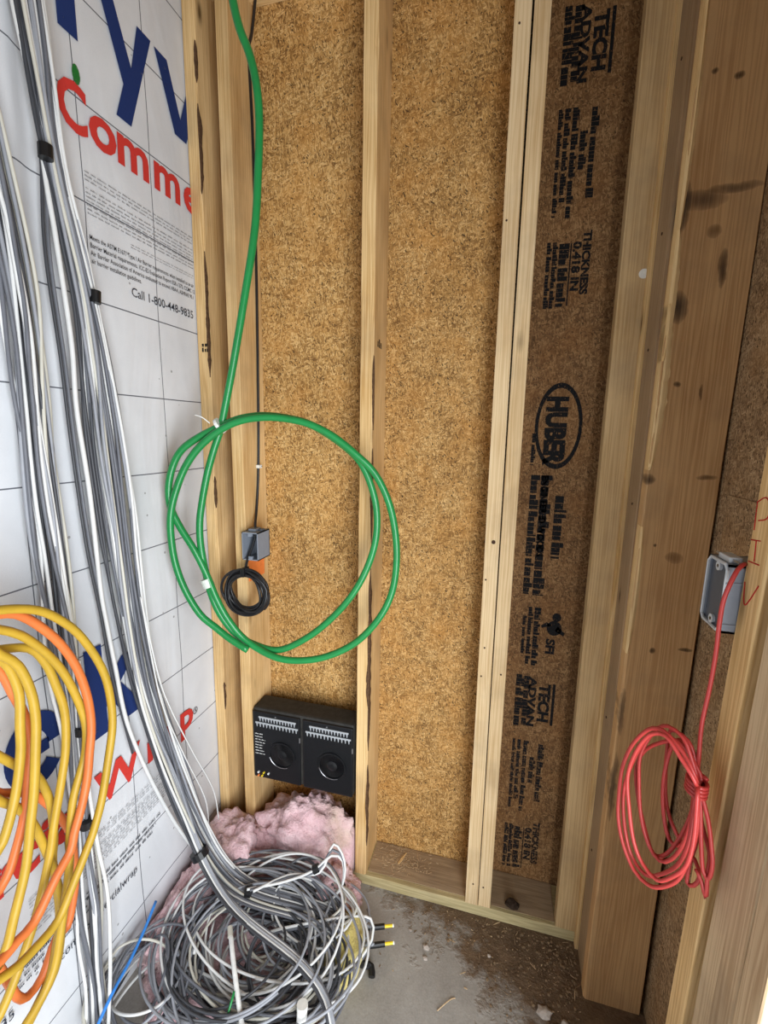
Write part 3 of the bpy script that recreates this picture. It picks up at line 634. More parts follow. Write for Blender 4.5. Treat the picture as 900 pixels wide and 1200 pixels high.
HANG = {'Y1': [(-28,-30.8,48.8),(-28,-29.9,48.6),(-28,-28.9,48.3),(-28,-27.6,47.7),(-28,-26.4,46.7),(-28,-25,45),(-28,-23.8,42.7),(-28,-23,40.4),(-28,-22.7,38),(-28,-22.8,35.8),(-28,-23.5,33.2),(-28,-24.4,30.4),(-28,-25.3,28.6),(-28,-25.7,28),(-28,-27.3,26),(-28,-28.8,24.3),(-28,-30.6,24.1),(-28,-31.7,24.2),(-28,-32.7,24.6),(-28,-33.7,25.1)],
  'Y2': [(-29.4,-30,47.4),(-29.4,-29.1,46.8),(-29.4,-27.9,45.9),(-29.4,-26.5,44.1),(-29.4,-25.3,41.9),(-29.4,-24.4,39.2),(-29.4,-23.9,36.5),(-29.4,-24.2,34.2),(-29.4,-25,32.5),(-29.4,-25.6,31.1),(-29.4,-26.1,28.7),(-29.4,-26.4,26.4),(-29.4,-26.8,24.6),(-29.4,-27.6,21.8),(-29.4,-28.4,19.3),(-29.4,-29.5,18),(-29.4,-30.8,17.4),(-29.4,-31.7,17.2)],
  'Y3': [(-30,-29.8,45.4),(-30,-28.8,45.2),(-30,-27,44.4),(-30,-26,42.8),(-30,-25.4,40.6),(-30,-25,38.3),(-30,-25.2,35.5),(-30,-25.8,33.1),(-30,-26.8,29.9),(-30,-27.2,28.3),(-30,-28.2,25.6),(-30,-29,23.8),(-30,-30.5,21.3),(-30,-31.9,19.6),(-30,-32.6,19.5)],
  'Y4': [(-28.8,-30.5,46.4),(-28.8,-29.7,45.5),(-28.8,-28.7,44.2),(-28.8,-28.1,42),(-28.8,-28,39.8),(-28.8,-28.3,37.4),(-28.8,-28.7,34.8),(-28.8,-29.2,32.6),(-28.8,-29.6,30.7),(-28.8,-30,29.3),(-28.8,-31,26.9),(-28.8,-31.7,25.3),(-28.8,-32.8,24.5)],
  'Y5': [(-29.6,-30.1,45.7),(-29.6,-29.2,44.7),(-29.6,-28.7,43.9),(-29.6,-28.3,41.8),(-29.6,-28.5,39.5),(-29.6,-28.7,37.5),(-29.6,-29.4,34.7),(-29.6,-30.5,32.2),(-29.6,-31.5,31.5)],
  'Y6': [(-31,-30,38.4),(-31,-29.1,37.3),(-31,-28.1,35.8),(-31,-27.2,34.7),(-31,-26.5,32.9),(-31,-26.1,30.6),(-31,-26.2,27.8),(-31,-26.5,26.1),(-31,-26.4,23.4),(-31,-26.5,20.9),(-31,-27,18.8),(-31,-27.9,16.7),(-31,-29.2,15.5),(-31,-30.1,14.8)],
  'Y7': [(-30.6,-30.6,35.8),(-30.6,-29.7,34.4),(-30.6,-28.7,33),(-30.6,-27.9,31.1),(-30.6,-27.3,28.6),(-30.6,-26.8,25.7),(-30.6,-26.5,22.5),(-30.6,-26.9,19.4),(-30.6,-27.7,17.2),(-30.6,-29.2,16),(-30.6,-30.2,15.3)],
  'O1': [(-28.6,-30.4,48.3),(-28.6,-29.5,48.1),(-28.6,-28.5,47.7),(-28.6,-27.3,46.5),(-28.6,-25.9,44.5),(-28.6,-24.8,42),(-28.6,-24.2,39.3),(-28.6,-24.1,36.8),(-28.6,-24.5,34.6),(-28.6,-24.9,32.7),(-28.6,-25.6,30.8),(-28.6,-26.4,29.2),(-28.6,-26.8,28.1),(-28.6,-28,27.2),(-28.6,-29.9,25.4),(-28.6,-31.1,25.3),(-28.6,-32.2,25.1),(-28.6,-33.2,25.5)],
  'O2': [(-30.4,-29.6,44.8),(-30.4,-28.7,43.5),(-30.4,-28.2,41.8),(-30.4,-27.6,39.5),(-30.4,-27.5,37.1),(-30.4,-27.9,34.7),(-30.4,-28.4,32.3),(-30.4,-29.3,30.1),(-30.4,-30.1,28.7),(-30.4,-31.3,28.1)],
  'O3': [(-31.4,-30.1,35.4),(-31.4,-29.1,34.3),(-31.4,-27.3,32.8),(-31.4,-26.2,31.1),(-31.4,-25.1,28.5),(-31.4,-24.5,26.4),(-31.4,-24.5,24.1),(-31.4,-24.7,21.6),(-31.4,-25.7,18.8),(-31.4,-26.7,18.9),(-31.4,-28,17),(-31.4,-29.2,16.7),(-31.4,-29.9,17.7),(-31.4,-30.4,20.1),(-31.4,-30.8,21.9),(-31.4,-31.3,23.8)]}
RED = {'lead': [(12.5,-25.1,53.6),(12.3,-24.9,53),(12.2,-24.7,52.1),(12.2,-24.6,50.7),(12.2,-24.7,49),(12.2,-24.6,47.1),(12.1,-24.6,45.1),(12.2,-24.6,43.1),(12.2,-24.7,41.9)],
  'r1': [(11.5,-26.3,43.1),(11.2,-25.9,43.8),(10.8,-25.4,44.3),(10.3,-24.8,44.6),(9.9,-24.1,44.1),(9.4,-23.5,42.7),(9.1,-23.2,41),(9.1,-23.1,39.1),(9.2,-23.2,37.5),(9.5,-23.6,36.2),(10,-24.3,35.3),(10.5,-25,35.3),(10.9,-25.6,35.9),(11.4,-26.2,37.2),(11.6,-26.5,38.9),(11.7,-26.6,40.6),(11.6,-26.4,42.5)],
  'r2': [(11.6,-25.9,42.8),(11.3,-25.4,43.6),(10.9,-24.9,44.2),(10.4,-24.2,44),(9.9,-23.7,43.2),(9.5,-23.1,40.8),(9.4,-22.9,38.8),(9.6,-23.3,36.9),(10,-23.7,35.6),(10.5,-24.5,35.4),(11,-25.1,36.2),(11.5,-25.7,37.6),(11.7,-26,39.3),(11.7,-26,41.1),(11.7,-26,42.3)],
  'r3': [(11.9,-25.5,42.6),(11.6,-25.1,43.6),(11.3,-24.7,44.3),(10.8,-24,44.4),(10.4,-23.4,43.6),(10,-23,41.8),(10.1,-23,40),(10.3,-23.4,38.1),(10.7,-23.9,36.8),(11.1,-24.5,36.5),(11.5,-24.9,37.1),(11.8,-25.3,38.6),(11.9,-25.5,40.4),(11.9,-25.5,41.9)],
  'r4': [(12.1,-25,42.1),(11.8,-24.5,43.3),(11.4,-24,43.7),(11.2,-23.7,42.8),(11.1,-23.6,41.1),(11.2,-23.7,39.4),(11.4,-24.1,38.1),(11.7,-24.4,37.6),(12,-24.8,38.2),(12.1,-25,39.8),(12.1,-24.9,41.4)],
  'r5': [(12.3,-24.8,42.1),(12.1,-24.5,43),(11.8,-24.1,43.8),(11.2,-23.4,43.8),(11.2,-23.3,42.3),(11.3,-23.5,40.1),(11.6,-23.8,38.7),(12.1,-24.5,37.8),(12.5,-25.1,37.6),(12.7,-25.4,36.9),(12.6,-25.2,36.1),(12.4,-24.9,35.9),(12.4,-24.9,37.1),(12.5,-25,39),(12.3,-24.8,41.3)],
  'r6': [(12.1,-25.4,42.6),(11.9,-25.1,43.1),(11.5,-24.6,43.7),(11.1,-24,43.6),(10.3,-22.9,42.1),(10,-22.6,40.6),(10.2,-22.8,38.9),(10.6,-23.3,37.3),(11,-23.9,36.3),(11.4,-24.5,37),(11.8,-24.9,38.7),(12,-25.2,40.5),(12,-25.3,41.8)],
  'r7': [(12,-25.7,42.2),(12.3,-26.2,41),(12.5,-26.5,39.7),(12.6,-26.6,38.9),(12.6,-26.5,38),(12.4,-26.3,38.1),(12.2,-26.1,39.6),(12,-25.8,41.9)],
  'r8': [(12,-25.4,41.9),(12.3,-25.7,40.3),(12.6,-26.2,39.1),(12.6,-26.3,38),(12.7,-26.3,36.6),(12.5,-26.1,37.3),(12.3,-25.8,37.7)],
  'r9': [(11.3,-26.6,43.3),(10.8,-26,44),(10.3,-25.3,44.6),(9.8,-24.7,44.2),(9.4,-24.2,42.8),(9.2,-23.9,40.9),(9.4,-24.2,39),(9.7,-24.6,37.4),(10.1,-25.1,36.6),(10.6,-25.8,36.5),(11,-26.3,37.3),(11.4,-26.8,38.7),(11.5,-26.9,40.5),(11.4,-26.8,42.8)]}
# ------------------------------------------------------------------ things
# --- green cable: down from above, tied, two big hanging turns
gp = [(-25.6, -6.1, 104), (-25.4, -6.05, 101)] + GREEN + [(-27.2, -6.6, 36.6), (-25.2, -6.3, 35.4)]
gp = [(x, y - (0.0 if i < 12 else (0.4 if 36 <= i < 49 else (0.85 if i >= 49 else 0.0))), z) for i, (x, y, z) in enumerate(gp)]
gp = [(max(x, -34.1), y, z) for x, y, z in gp]
green = mk('green_cable', tube(spline(gp, 0.5), 0.385, 12), 'green_jacket', smooth=True)
tag(green, 'thick green cable hanging in large loops in front of the studs', 'cable')
def band(c, d, r, h, mat, parent, name='cable_tie', n=16):
    """a short sleeve round direction d at c"""
    c = Vector(c); d = Vector(d).normalized()
    return mk(name, tube([c - d * h / 2, c - d * h / 6, c + d * h / 6, c + d * h / 2], r, n), mat, parent, smooth=False)
band((-27.7, -6.9, 60.2), (0.7, 0.1, 0.5), 0.85, 0.35, 'tie_white', green)
mk('tie_tail', tube(spline([(-28.2, -7.9, 60.4), (-28.9, -8.2, 61.0), (-29.6, -8.3, 61.2)], 0.2), 0.06, 6), 'tie_white', green)
band((-29.8, -7.4, 42.9), (0.35, 0.1, -0.95), 0.62, 1.0, 'clear_tape', green, 'clear_tape')

# --- yellow and orange cables hanging in loops on the left
def chain(keys):
    """hanging turns joined beyond the photo's edge by their own loops"""
    out = []
    for i, k in enumerate(keys):
        P = HANG[k]
        if out:
            a = Vector(out[-1]); b = Vector(P[0])
            out += [tuple(a + Vector((0.1, -2.2, 1.0))), tuple(a.lerp(b, 0.33) + Vector((0.0, -4.2, 0))), tuple(a.lerp(b, 0.66) + Vector((0.0, -4.2, 0.5))), tuple(b + Vector((0, -2.2, 0.6)))]
        out += P
    return out
for keys, m, r, lab in ((('Y1', 'Y3', 'Y5'), 'yellow_jacket', 0.30, 'yellow cable with the widest outer turn, looped in front of the housewrap'), (('Y2', 'Y4', 'Y6', 'Y7'), 'yellow_jacket', 0.30, 'yellow cable with the inner turns, looped below the widest yellow one'),
                        (('O1', 'O2', 'O3'), 'orange_jacket', 0.31, 'orange cable looped among the yellow ones in front of the housewrap')):
    o = mk(m.split('_')[0] + '_cable', tube(spline(chain(keys), 0.5), r, 10), m, smooth=True); tag(o, lab, 'cable', 'yellow cables hanging on the left' if m[0] == 'y' else None)

# --- grey electrical box on the stud, with its black lead and coil
bl = empty('electrical_box', (-28.2, 0.4, 44), 'small grey open electrical box on the stud above the black coil', 'electrical box')
bx0, bx1, by0, by1, bz0, bz1 = -29.35, -27.15, -1.0, 1.9, 43.9, 47.4
mk('body', join(box(bx0, bx0 + .12, by0, by1, bz0, bz1), box(bx1 - .12, bx1, by0, by1, bz0, bz1), box(bx0, bx1, by0, by1, bz0, bz0 + .12), box(bx0, bx1, by0, by1, bz1 - .12, bz1), box(bx0, bx1, by1 - .12, by1, bz0, bz1)), 'box_grey', bl)
mk('screw_tab', cbox(-28.5, -28.0, by0 - .02, by0 + .35, bz1 - .5, bz1 - .1, .05), 'box_grey', bl)
mk('screw_tab', cbox(-28.5, -28.0, by0 - .02, by0 + .35, bz0 + .1, bz0 + .5, .05), 'box_grey', bl)
mk('cable_clamp', cbox(-28.9, -27.9, -0.2, 1.2, bz1, bz1 + .3, .06), 'box_grey', bl)
mk('cable_clamp', cbox(-27.8, -27.3, 0.3, 1.0, bz1, bz1 + .25, .06), 'box_grey_dark', bl)
tag(mk('orange_plate', cbox(-29.42, -29.3, 0.4, 4.2, 40.6, 43.8, .04), 'orange_plastic'), 'orange plastic plate on the stud below the small grey box', 'plate')
pth = [(-28.6, 4.6, 108), (-29.15, 4.4, 104), (-29.3, 3.9, 101.7), (-29.28, 4.2, 94), (-29.28, 4.2, 80), (-29.28, 3.7, 62), (-29.28, 3.2, 54), (-29.1, 2.2, 49.5), (-28.5, 0.8, 48.2), (-28.4, 0.5, 46.5), (-28.6, -0.2, 45.0), (-28.7, -1.15, 43.6), (-28.6, -1.5, 43.0)]
rng = random.Random(5)
cp = []
for i in range(9 * 24 + 10):
    a = 2 * math.pi * i / 24; k = i / 24
    rr = 2.55 + 0.42 * math.sin(k * 2.1) + 0.12 * math.sin(a * 2 + k)
    cp.append((-28.45 + rr * math.sin(a) * 1.03 + 0.15 * math.sin(k * 3), -1.55 - 0.55 * (0.5 + 0.5 * math.sin(k * 1.7 + 1)) - 0.12 * math.cos(a * 3 + k), 40.05 + rr * math.cos(a)))
blk = mk('black_cable', tube(spline(pth, 0.6) + spline([pth[-1]] + cp[2:], 0.5), 0.17, 8), 'black_jacket', smooth=True)
tag(blk, 'thin black cable stapled down the stud and coiled below the grey box', 'cable')
mk('cable_tie', cbox(-28.85, -28.3, -2.5, -1.2, 42.1, 43.2, .12), 'black_tape', blk)
for y, z in ((3.95, 101.2), (3.25, 55.2)):
    c = empty('cable_staple', (-29.4, y, z - .3), 'white cable staple holding the thin black cable %s' % ('near the top of the stud' if z > 90 else 'above the small grey box'), 'staple', 'white cable staples on the stud')
    mk('bridge', cbox(-29.42, -28.95, y - .3, y + .45, z - .22, z + .22, .08), 'tie_white', c); mk('nail', cyl((-28.98, y + .32, z), .08, .12, 0, 8), 'steel', c)

# --- black twin fan box between the studs
eq = empty('equipment_box', (-22.1, 1.5, 12.8), 'black twin-panel box with round ports and fins between the studs', 'equipment box')
X0, X1, Z0, Z1 = -29.3, -15.0, 12.8, 23.1
mk('body', cbox(X0, X1, 0.15, 3.4, Z0, Z1, .35), 'black_dusty', eq)
for k, (a, b) in enumerate(((X0 + .05, -22.35), (-21.95, X1 - .05))):
    pn = mk('front_panel', cbox(a, b, -0.12, 0.25, Z0 + .05, Z1 - .35, .18), 'black_plastic', eq)
    cx = a + 4.25 if k == 0 else a + 4.1; cz = 16.9 - 0.0 * k
    mk('port', cyl((cx, -0.06, cz), 1.75, -0.1, 1, 36), 'black_gloss', pn)
    mk('port_rim', ringmesh((cx, -0.12, cz), 1.72, 1.92, -0.16, 1, 40), 'black_plastic', pn)
    V, Fc = [], []          # thin bright lip on the lower edge of the port
    lip = [(cx + 1.82 * math.cos(math.radians(d)), -0.28, cz + 1.82 * math.sin(math.radians(d))) for d in range(195, 300, 6)]
    mk('port_lip', tube(lip, 0.045, 6), 'rim_metal', pn)
    mk('port_cone', cyl((cx, -0.17, cz), 0.7, -0.12, 1, 24, 0.35), 'black_plastic', pn)
    for row, (zz, xa, xb) in enumerate(((22.05, a + .95, b - .55), (21.2, a + .45, b - .25))):
        mk('fin_bar', cbox(xa, xb, -0.25, -0.1, zz - .12, zz + .1, .04), 'fin_metal', pn)
        nf = 13
        for i in range(nf):
            fx = xa + (xb - xa) * (i + .5) / nf
            mk('fin', ([(fx - .10, -0.24, zz - .1), (fx + .10, -0.24, zz - .1), (fx + .03, -0.2, zz - .62), (fx - .03, -0.2, zz - .62), (fx - .10, -0.1, zz - .1), (fx + .10, -0.1, zz - .1), (fx + .03, -0.1, zz - .62), (fx - .03, -0.1, zz - .62)],
                       [(0, 1, 2, 3), (4, 5, 6, 7), (0, 1, 5, 4), (1, 2, 6, 5), (2, 3, 7, 6), (3, 0, 4, 7)]), 'fin_metal', pn)
    mk('screw', cyl((a + 3.4, -0.12, Z1 - .75), 0.11, -.05, 1, 10), 'steel', pn)
    mk('latch', cbox(b - .12, b + .05, -0.2, -0.05, 19.3, 20.0, .03), 'steel', pn)
    if k == 0:
        rng = random.Random(21)
        for q in range(8): mk('label_line', flat(scribble(0, rng.uniform(1.1, 1.6), 0, .13, rng, .3, .6, .1), (a + .3, -0.135, 19.4 - q * .42), (1, 0, 0), (0, 0, 1)), 'paint_white', pn)
        for q, (dx, dz, m) in enumerate(((.7, .9, 'paint_white'), (1.5, .95, 'tip_yellow'), (1.25, .45, 'tip_yellow'), (.7, .4, 'orange_plastic'), (2.2, .95, 'paint_white'))):
            mk('connector', cyl((a + dx, -0.12, Z0 + dz), 0.13, -.2, 1, 10), m, pn)

# --- right electrical box and the red cable coil
br = empty('electrical_box', (13.3, -22.7, 49.9), 'grey open electrical box on the wall beside the marked jamb stud', 'electrical box')
x0, x1, y0, y1, z0, z1 = 12.55, 14.8, -23.9, -21.65, 49.95, 53.55
mk('body', join(box(x0, x1, y0, y0 + .12, z0, z1), box(x0, x1, y1 - .12, y1, z0, z1), box(x0, x1, y0, y1, z0, z0 + .12), box(x0, x1, y0, y1, z1 - .12, z1), box(x1 - .12, x1, y0, y1, z0, z1)), 'box_grey', br)
mk('inner_face', box(12.67, 12.77, y0 + .12, y1 - .12, z0 + .12, z1 - .12), 'box_grey_dark', br)
rimp = [(x0 - .02, y0 + .3, z0 + .05), (x0 - .02, y0 + .05, z0 + .3), (x0 - .02, y0 + .05, z1 - .3), (x0 - .02, y0 + .3, z1 - .05), (x0 - .02, y1 - .3, z1 - .05), (x0 - .02, y1 - .05, z1 - .3), (x0 - .02, y1 - .05, z0 + .3), (x0 - .02, y1 - .3, z0 + .05)]
mk('rim', tube(rimp, 0.085, 6, closed=True), 'box_rim', br)
for zc in (z1 - .35, z0 + .35):
    tb = mk('screw_tab', cyl((x0 - .02, (y0 + y1) / 2, zc), .24, .5, 0, 16), 'box_rim', br); mk('screw_hole', cyl((x0 - .04, (y0 + y1) / 2, zc), .09, .06, 0, 10), 'black_gloss', tb)
mk('top_clip', cbox(12.7, 13.3, y0 + .4, y1 - .6, z1, z1 + .3, .06), 'box_rim', br); mk('clip_pin', tube([(12.8, y1 - .2, z1 + .2), (12.9, y0 - .2, z1 + .15)], .06, 6), 'steel', br)
mk('side_rib', cbox(12.5, 14.4, y0 - .06, y0 + .02, z0 + .4, z0 + .5, .02), 'box_grey', br); mk('side_rib', cbox(12.5, 14.4, y0 - .06, y0 + .02, z1 - 1.0, z1 - .9, .02), 'box_grey', br)
rp = [(13.15, -24.05, 53.7), (12.7, -24.4, 53.45)] + RED['lead'][2:]
for k in ('r1', 'r2', 'r9', 'r3', 'r6', 'r4', 'r5', 'r8'): rp += RED[k]
redc = mk('red_cable', tube(spline(rp, 0.3), 0.105, 8), 'red_jacket', smooth=True)
tag(redc, 'red cable leaving the grey box and hanging in a tied oval coil', 'cable')
tag(mk('red_cable', tube(spline(RED['r7'][:1] + RED['r7'], 0.3), 0.105, 8), 'red_jacket', smooth=True), 'short red cable loop hanging from the tied right side of the coil', 'cable')
wr = []
for i in range(56):
    a = 2 * math.pi * i / 14; wr.append((11.85 + .42 * math.cos(a), -25.6 + .52 * math.sin(a), 42.75 - i * 0.014))
mk('wrap_turns', tube(wr, 0.10, 8), 'red_jacket', redc, smooth=True)

# --- pink insulation in the corner and in the stud bay
def lump(c, rad, seed, amp=0.26, sub=5, floor=0.0, lim=None):
    bm = bmesh.new(); bmesh.ops.create_icosphere(bm, subdivisions=sub, radius=1.0)
    V = []
    for v in bm.verts:
        d = v.co.normalized(); q = d * 1.6 + Vector((seed * 5.1, 0, 0))
        h = noise.fractal(q, 0.9, 2.1, 4) * amp + 0.16 * abs(noise.noise(q * 3.4)) + 0.07 * noise.noise(q * 8.0) + 0.04 * noise.noise(q * 17.0) + 0.02 * noise.noise(q * 34.0)
        p = [c[i] + rad[i] * d[i] * (1 + h) for i in range(3)]
        p[2] = max(floor + 0.02 * abs(d.x), p[2])
        if lim:
            p[0] = min(max(p[0], lim[0] + .15 * (d.y + 1)), lim[1] - .1 * (d.z + 1)); p[1] = min(p[1], lim[2])
            if p[1] > -0.12: p[2] = max(p[2], 1.52)
        V.append(tuple(p))
    Fc = [tuple(v.index for v in f.verts) for f in bm.faces]; bm.free(); return V, Fc
for c, rad, sd, lim, lab in (((-30.2, -4.2, 2.6), (5.0, 5.5, 5.6), 1, (-34.9, -21, -0.1), 'crumpled pink insulation in the corner below the housewrap'),
                        ((-21.6, 0.6, 3.4), (6.8, 4.4, 7.2), 2, (-29.3, -14.8, 5.3), 'pink insulation batt stuffed in the stud bay under the black box'),
                        ((-25.5, -12.0, 0.4), (8.5, 8.0, 1.9), 3, (-34.8, -10, -0.1), 'flattened pink insulation under the tangle of cables'),
                        ((-16.4, -4.4, 1.6), (3.6, 3.6, 3.8), 4, (-34.8, -10, -0.1), 'torn pink insulation piece at the foot of the stud'),
                        ((-32.2, -11.0, 2.0), (3.0, 6.0, 3.8), 5, (-34.8, -10, -0.1), 'pink insulation slumped against the housewrap behind the cables')):
    tag(mk('insulation_batt', lump(c, rad, sd, lim=lim), 'pink_wool', smooth=True), lab, 'insulation', 'pink insulation pieces')
tag(mk('insulation_scrap', lump((-12.6, -9.4, 2.0), (1.9, 3.4, 2.8), 6, 0.15, 4), 'yellow_wool', smooth=True), 'yellow insulation scrap beside the cable tangle', 'insulation')
tag(mk('insulation_scrap', lump((-12.6, -19.5, 1.4), (2.2, 3.0, 2.2), 8, 0.2, 4), 'pink_wool', smooth=True), 'small pink insulation scrap at the front of the tangle', 'insulation')

# --- cable bundles down the housewrap
def bundle(run, n, spread, mats, r, seed, pinch=(), ztop=106, thickx=0.5, shift=0.0, topdy=0.3):
    rng = random.Random(seed); base = spline([(run[0][0], run[0][1] - topdy, ztop)] + run, 1.2); out = []
    for _ in range(10): base = [base[0]] + [base[i - 1] * .25 + base[i] * .5 + base[i + 1] * .25 for i in range(1, len(base) - 1)] + [base[-1]]
    for i in range(n):
        a = rng.uniform(0, 2 * math.pi); q = math.sqrt(rng.random()); oy = q * math.cos(a); ox = q * math.sin(a); ph = rng.uniform(0, 9)
        P = []
        for p in base:
            s = spread
            for zc, wz, f in pinch: s = s * (1 - (1 - f) * math.exp(-((p.z - zc) / wz) ** 2))
            y = oy * s + 0.75 * s * noise.noise(Vector((p.z * 0.05, i * 3.7, ph))) + 0.12 * noise.noise(Vector((p.z * 0.16, i * 2.1, ph))); x = ox * s * thickx + 0.16 * noise.noise(Vector((p.z * 0.05, i * 1.9, ph + 4)))
            P.append((max(XL + 0.28, p.x + x), p.y + y + shift * min(1.0, max(0.15, (p.z - 6) / 50)) * (1 - 0.9 * min(1.0, max(0.0, (p.z - 60) / 18))) - 0.45 * min(1.0, max(0.0, (p.z - 70) / 12)) * (1 if shift else 0), p.z))
        out.append((P, mats[i % len(mats)]))
    return out
CN = {'grey_jacket': 'grey', 'pale_grey_jacket': 'pale grey', 'dark_grey_jacket': 'dark grey', 'white_jacket': 'white', 'cream_jacket': 'cream'}
MA = ['grey_jacket', 'white_jacket', 'pale_grey_jacket', 'grey_jacket', 'dark_grey_jacket', 'cream_jacket', 'pale_grey_jacket', 'grey_jacket', 'grey_jacket', 'white_jacket']
GOT = []
GOT += [(q, 'over') for q in bundle(RUN_A, 15, 1.05, ['white_jacket', 'grey_jacket', 'pale_grey_jacket', 'white_jacket', 'dark_grey_jacket'], .15, 31, pinch=((80, 5, .8), (71, 6, .8), (10.5, 6, .5), (5, 3, .8)), shift=-.75)]
GOT += [(q, 'into') for q in bundle(RUN_A2, 22, 1.25, MA, .15, 35, pinch=((80, 5, .7), (71, 6, .6), (62, 6, .8)), shift=.7)]
for (P, m), how in GOT:
    o = mk('%s_cable' % CN[m].replace(' ', '_'), tube(clamp_path(P, XL + .28, .3), 0.145, 7), m, smooth=True)
    tag(o, ('%s cable of the taped bundle that sweeps over the floor tangle' if how == 'over' else '%s cable of the bundle that drops into the back of the floor tangle') % CN[m], 'cable', ('%s cables sweeping over the tangle' if how == 'over' else '%s cables dropping into the tangle') % CN[m])
for P, m in bundle(RUN_B, 20, 1.7, ['white_jacket', 'grey_jacket', 'cream_jacket', 'grey_jacket', 'pale_grey_jacket', 'dark_grey_jacket'], .15, 33, pinch=((33, 6, .6), (24, 6, .6), (8, 5, .6)), topdy=3.5):
    o = mk('%s_cable' % CN[m].replace(' ', '_'), tube(clamp_path(P, XL + .28, .2), 0.145, 7), m, smooth=True)
    tag(o, '%s cable in the bundle hanging behind the yellow and orange loops' % CN[m], 'cable', '%s cables of the bundle behind the yellow loops' % CN[m])
def lone(name, pts, r, m, lab, grp=None, step=0.7, smooth=True):
    o = mk(name, tube(clamp_path(spline(pts, step), XL + r + .1, r), r, 8), m, smooth=True); tag(o, lab, 'cable', grp); return o
top = [(-33.7, -18.8, 106), (-33.7, -18.6, 92)]
lone('white_cable', top + RUN_W + [(-30.5, -9.2, 8), (-26, -10, 6)], 0.20, 'white_jacket', 'single white cable hanging slack beside the thick bundle')
lone('grey_cable', [(-33.9, -19.2, 106), (-33.9, -19, 92)] + RUN_T, 0.13, 'grey_jacket', 'thin grey cable hanging just clear of the thick bundle')
lone('grey_cable', [(-33.9, -19.4, 106), (-33.9, -19.2, 92)] + [(x, y - 0.35, z) for x, y, z in RUN_T], 0.13, 'dark_grey_jacket', 'thin dark grey cable hanging just clear of the thick bundle')
lone('white_wire', RUN_S, 0.075, 'white_jacket', 'thin white wire bowing out from the bundle towards the corner')
lone('white_wire', [(x, y - .4 * i, z) for i, (x, y, z) in enumerate(RUN_S)], 0.075, 'white_jacket', 'second thin white wire bowing less far from the bundle')
lone('white_cable', [(-32.9, -21.0, 40), (-32.8, -21.4, 30), (-32.7, -21.2, 22), (-32.6, -20.8, 16), (-32.4, -21.4, 9), (-32.0, -22.8, 2)], 0.17, 'white_jacket', 'white cable wandering down in front of the bundle behind the yellow loops')
lone('blue_cable', [(-33.6, -14.2, 7.2), (-33.0, -16.6, 6.6), (-32.5, -19.0, 6.2), (-32.0, -22.0, 6.0), (-31.6, -25.5, 4.5)], 0.16, 'blue_jacket', 'short blue cable lying across the grey loops by the wall')
def tape(c, d, r, h, lab):
    c = Vector(c); d = Vector(d).normalized(); V, Fc = tube([c - d * h / 2, c - d * h / 4, c + d * h / 4, c + d * h / 2], 1.0, 16)
    ax = d; # flatten towards the wall
    W = []
    for v in V:
        q = Vector(v) - c; along = d * q.dot(d); q = q - along
        if isinstance(r, tuple): q.x *= r[0]; q.y *= r[1]; q.z *= max(r)
        else: q *= r
        W.append(tuple(c + q + along))
    tag(mk('tape_band', (W, Fc), 'black_tape'), lab, 'tape', 'black tape bands on the cables')
tape((-33.2, -19.2, 80.0), (0, .05, 1), (.5, .5), .95, 'black tape band highest on the thick bundle')
tape((-33.2, -15.9, 70.7), (0, .1, 1), (.5, .45), 1.0, 'black tape band beside the printed telephone number')
tape((-33.2, -21.1, 33.4), (0, 0, 1), (.55, .6), .7, 'upper black tape band on the bundle behind the yellow loops')
tape((-33.2, -21.5, 24.4), (0, 0, 1), (.6, .7), .7, 'lower black tape band on the bundle behind the yellow loops')
tape((-30.25, -10.75, 10.9), (.5, -.05, -.85), 1.0, .8, 'black tape band where the bundle meets the insulation')

# --- tangle of coiled cables on the floor
rng = random.Random(77)
CM = ['white_jacket', 'grey_jacket', 'pale_grey_jacket', 'white_jacket', 'dark_grey_jacket', 'pale_grey_jacket', 'cream_jacket', 'grey_jacket']
def coil(c, rx, ry, tilt, turns, m, r, seed, start=0.0):
    rg = random.Random(seed); P = []; n = int(turns * 22)
    for i in range(n):
        a = start + 2 * math.pi * i / 22; k = i / 22
        wob = 1 + 0.10 * math.sin(k * 2.3 + seed) + 0.07 * noise.noise(Vector((a * 0.6, seed * 2.2, 0)))
        x = rx * wob * math.cos(a); y = ry * wob * math.sin(a)
        z = tilt[0] * x + tilt[1] * y + 0.5 * math.sin(a * 1.5 + seed) + 0.5 * noise.noise(Vector((a * .5, seed, 5)))
        P.append((c[0] + x + 0.5 * math.sin(k * 1.9 + seed), c[1] + y + 0.4 * math.cos(k * 1.3 + seed), c[2] + z))
    return clamp_path(spline(P, 0.7), XL + r + .15, r + .05)
def coil_set(n, cfn, rxr, ryr, tiltr, turns, lab, grp, r=0.145):
    for i in range(n):
        m = CM[(i * 3 + n) % len(CM)]; sd = rng.randint(0, 999)
        P = coil(cfn(), rng.uniform(*rxr), rng.uniform(*ryr), (rng.uniform(-tiltr, tiltr), rng.uniform(-tiltr, tiltr) + 0.12), rng.uniform(*turns), m, r, sd, rng.uniform(0, 6.28))
        P = [Vector((p.x, min(p.y, -0.4) if (p.x < -13.2) else p.y, p.z)) for p in P]
        o = mk('%s_cable' % CN[m].replace(' ', '_'), tube(P, r, 7), m, smooth=True); tag(o, '%s %s' % (CN[m], lab), 'cable', '%s %s' % (CN[m], grp))
coil_set(20, lambda: (rng.uniform(-24.5, -20.0), rng.uniform(-15.0, -11.0), rng.uniform(3.4, 6.4)), (6.0, 10.5), (4.5, 7.5), 0.16, (1.4, 3.0), 'cable coiled in the big tangle on the floor', 'cables of the big floor tangle', .135)
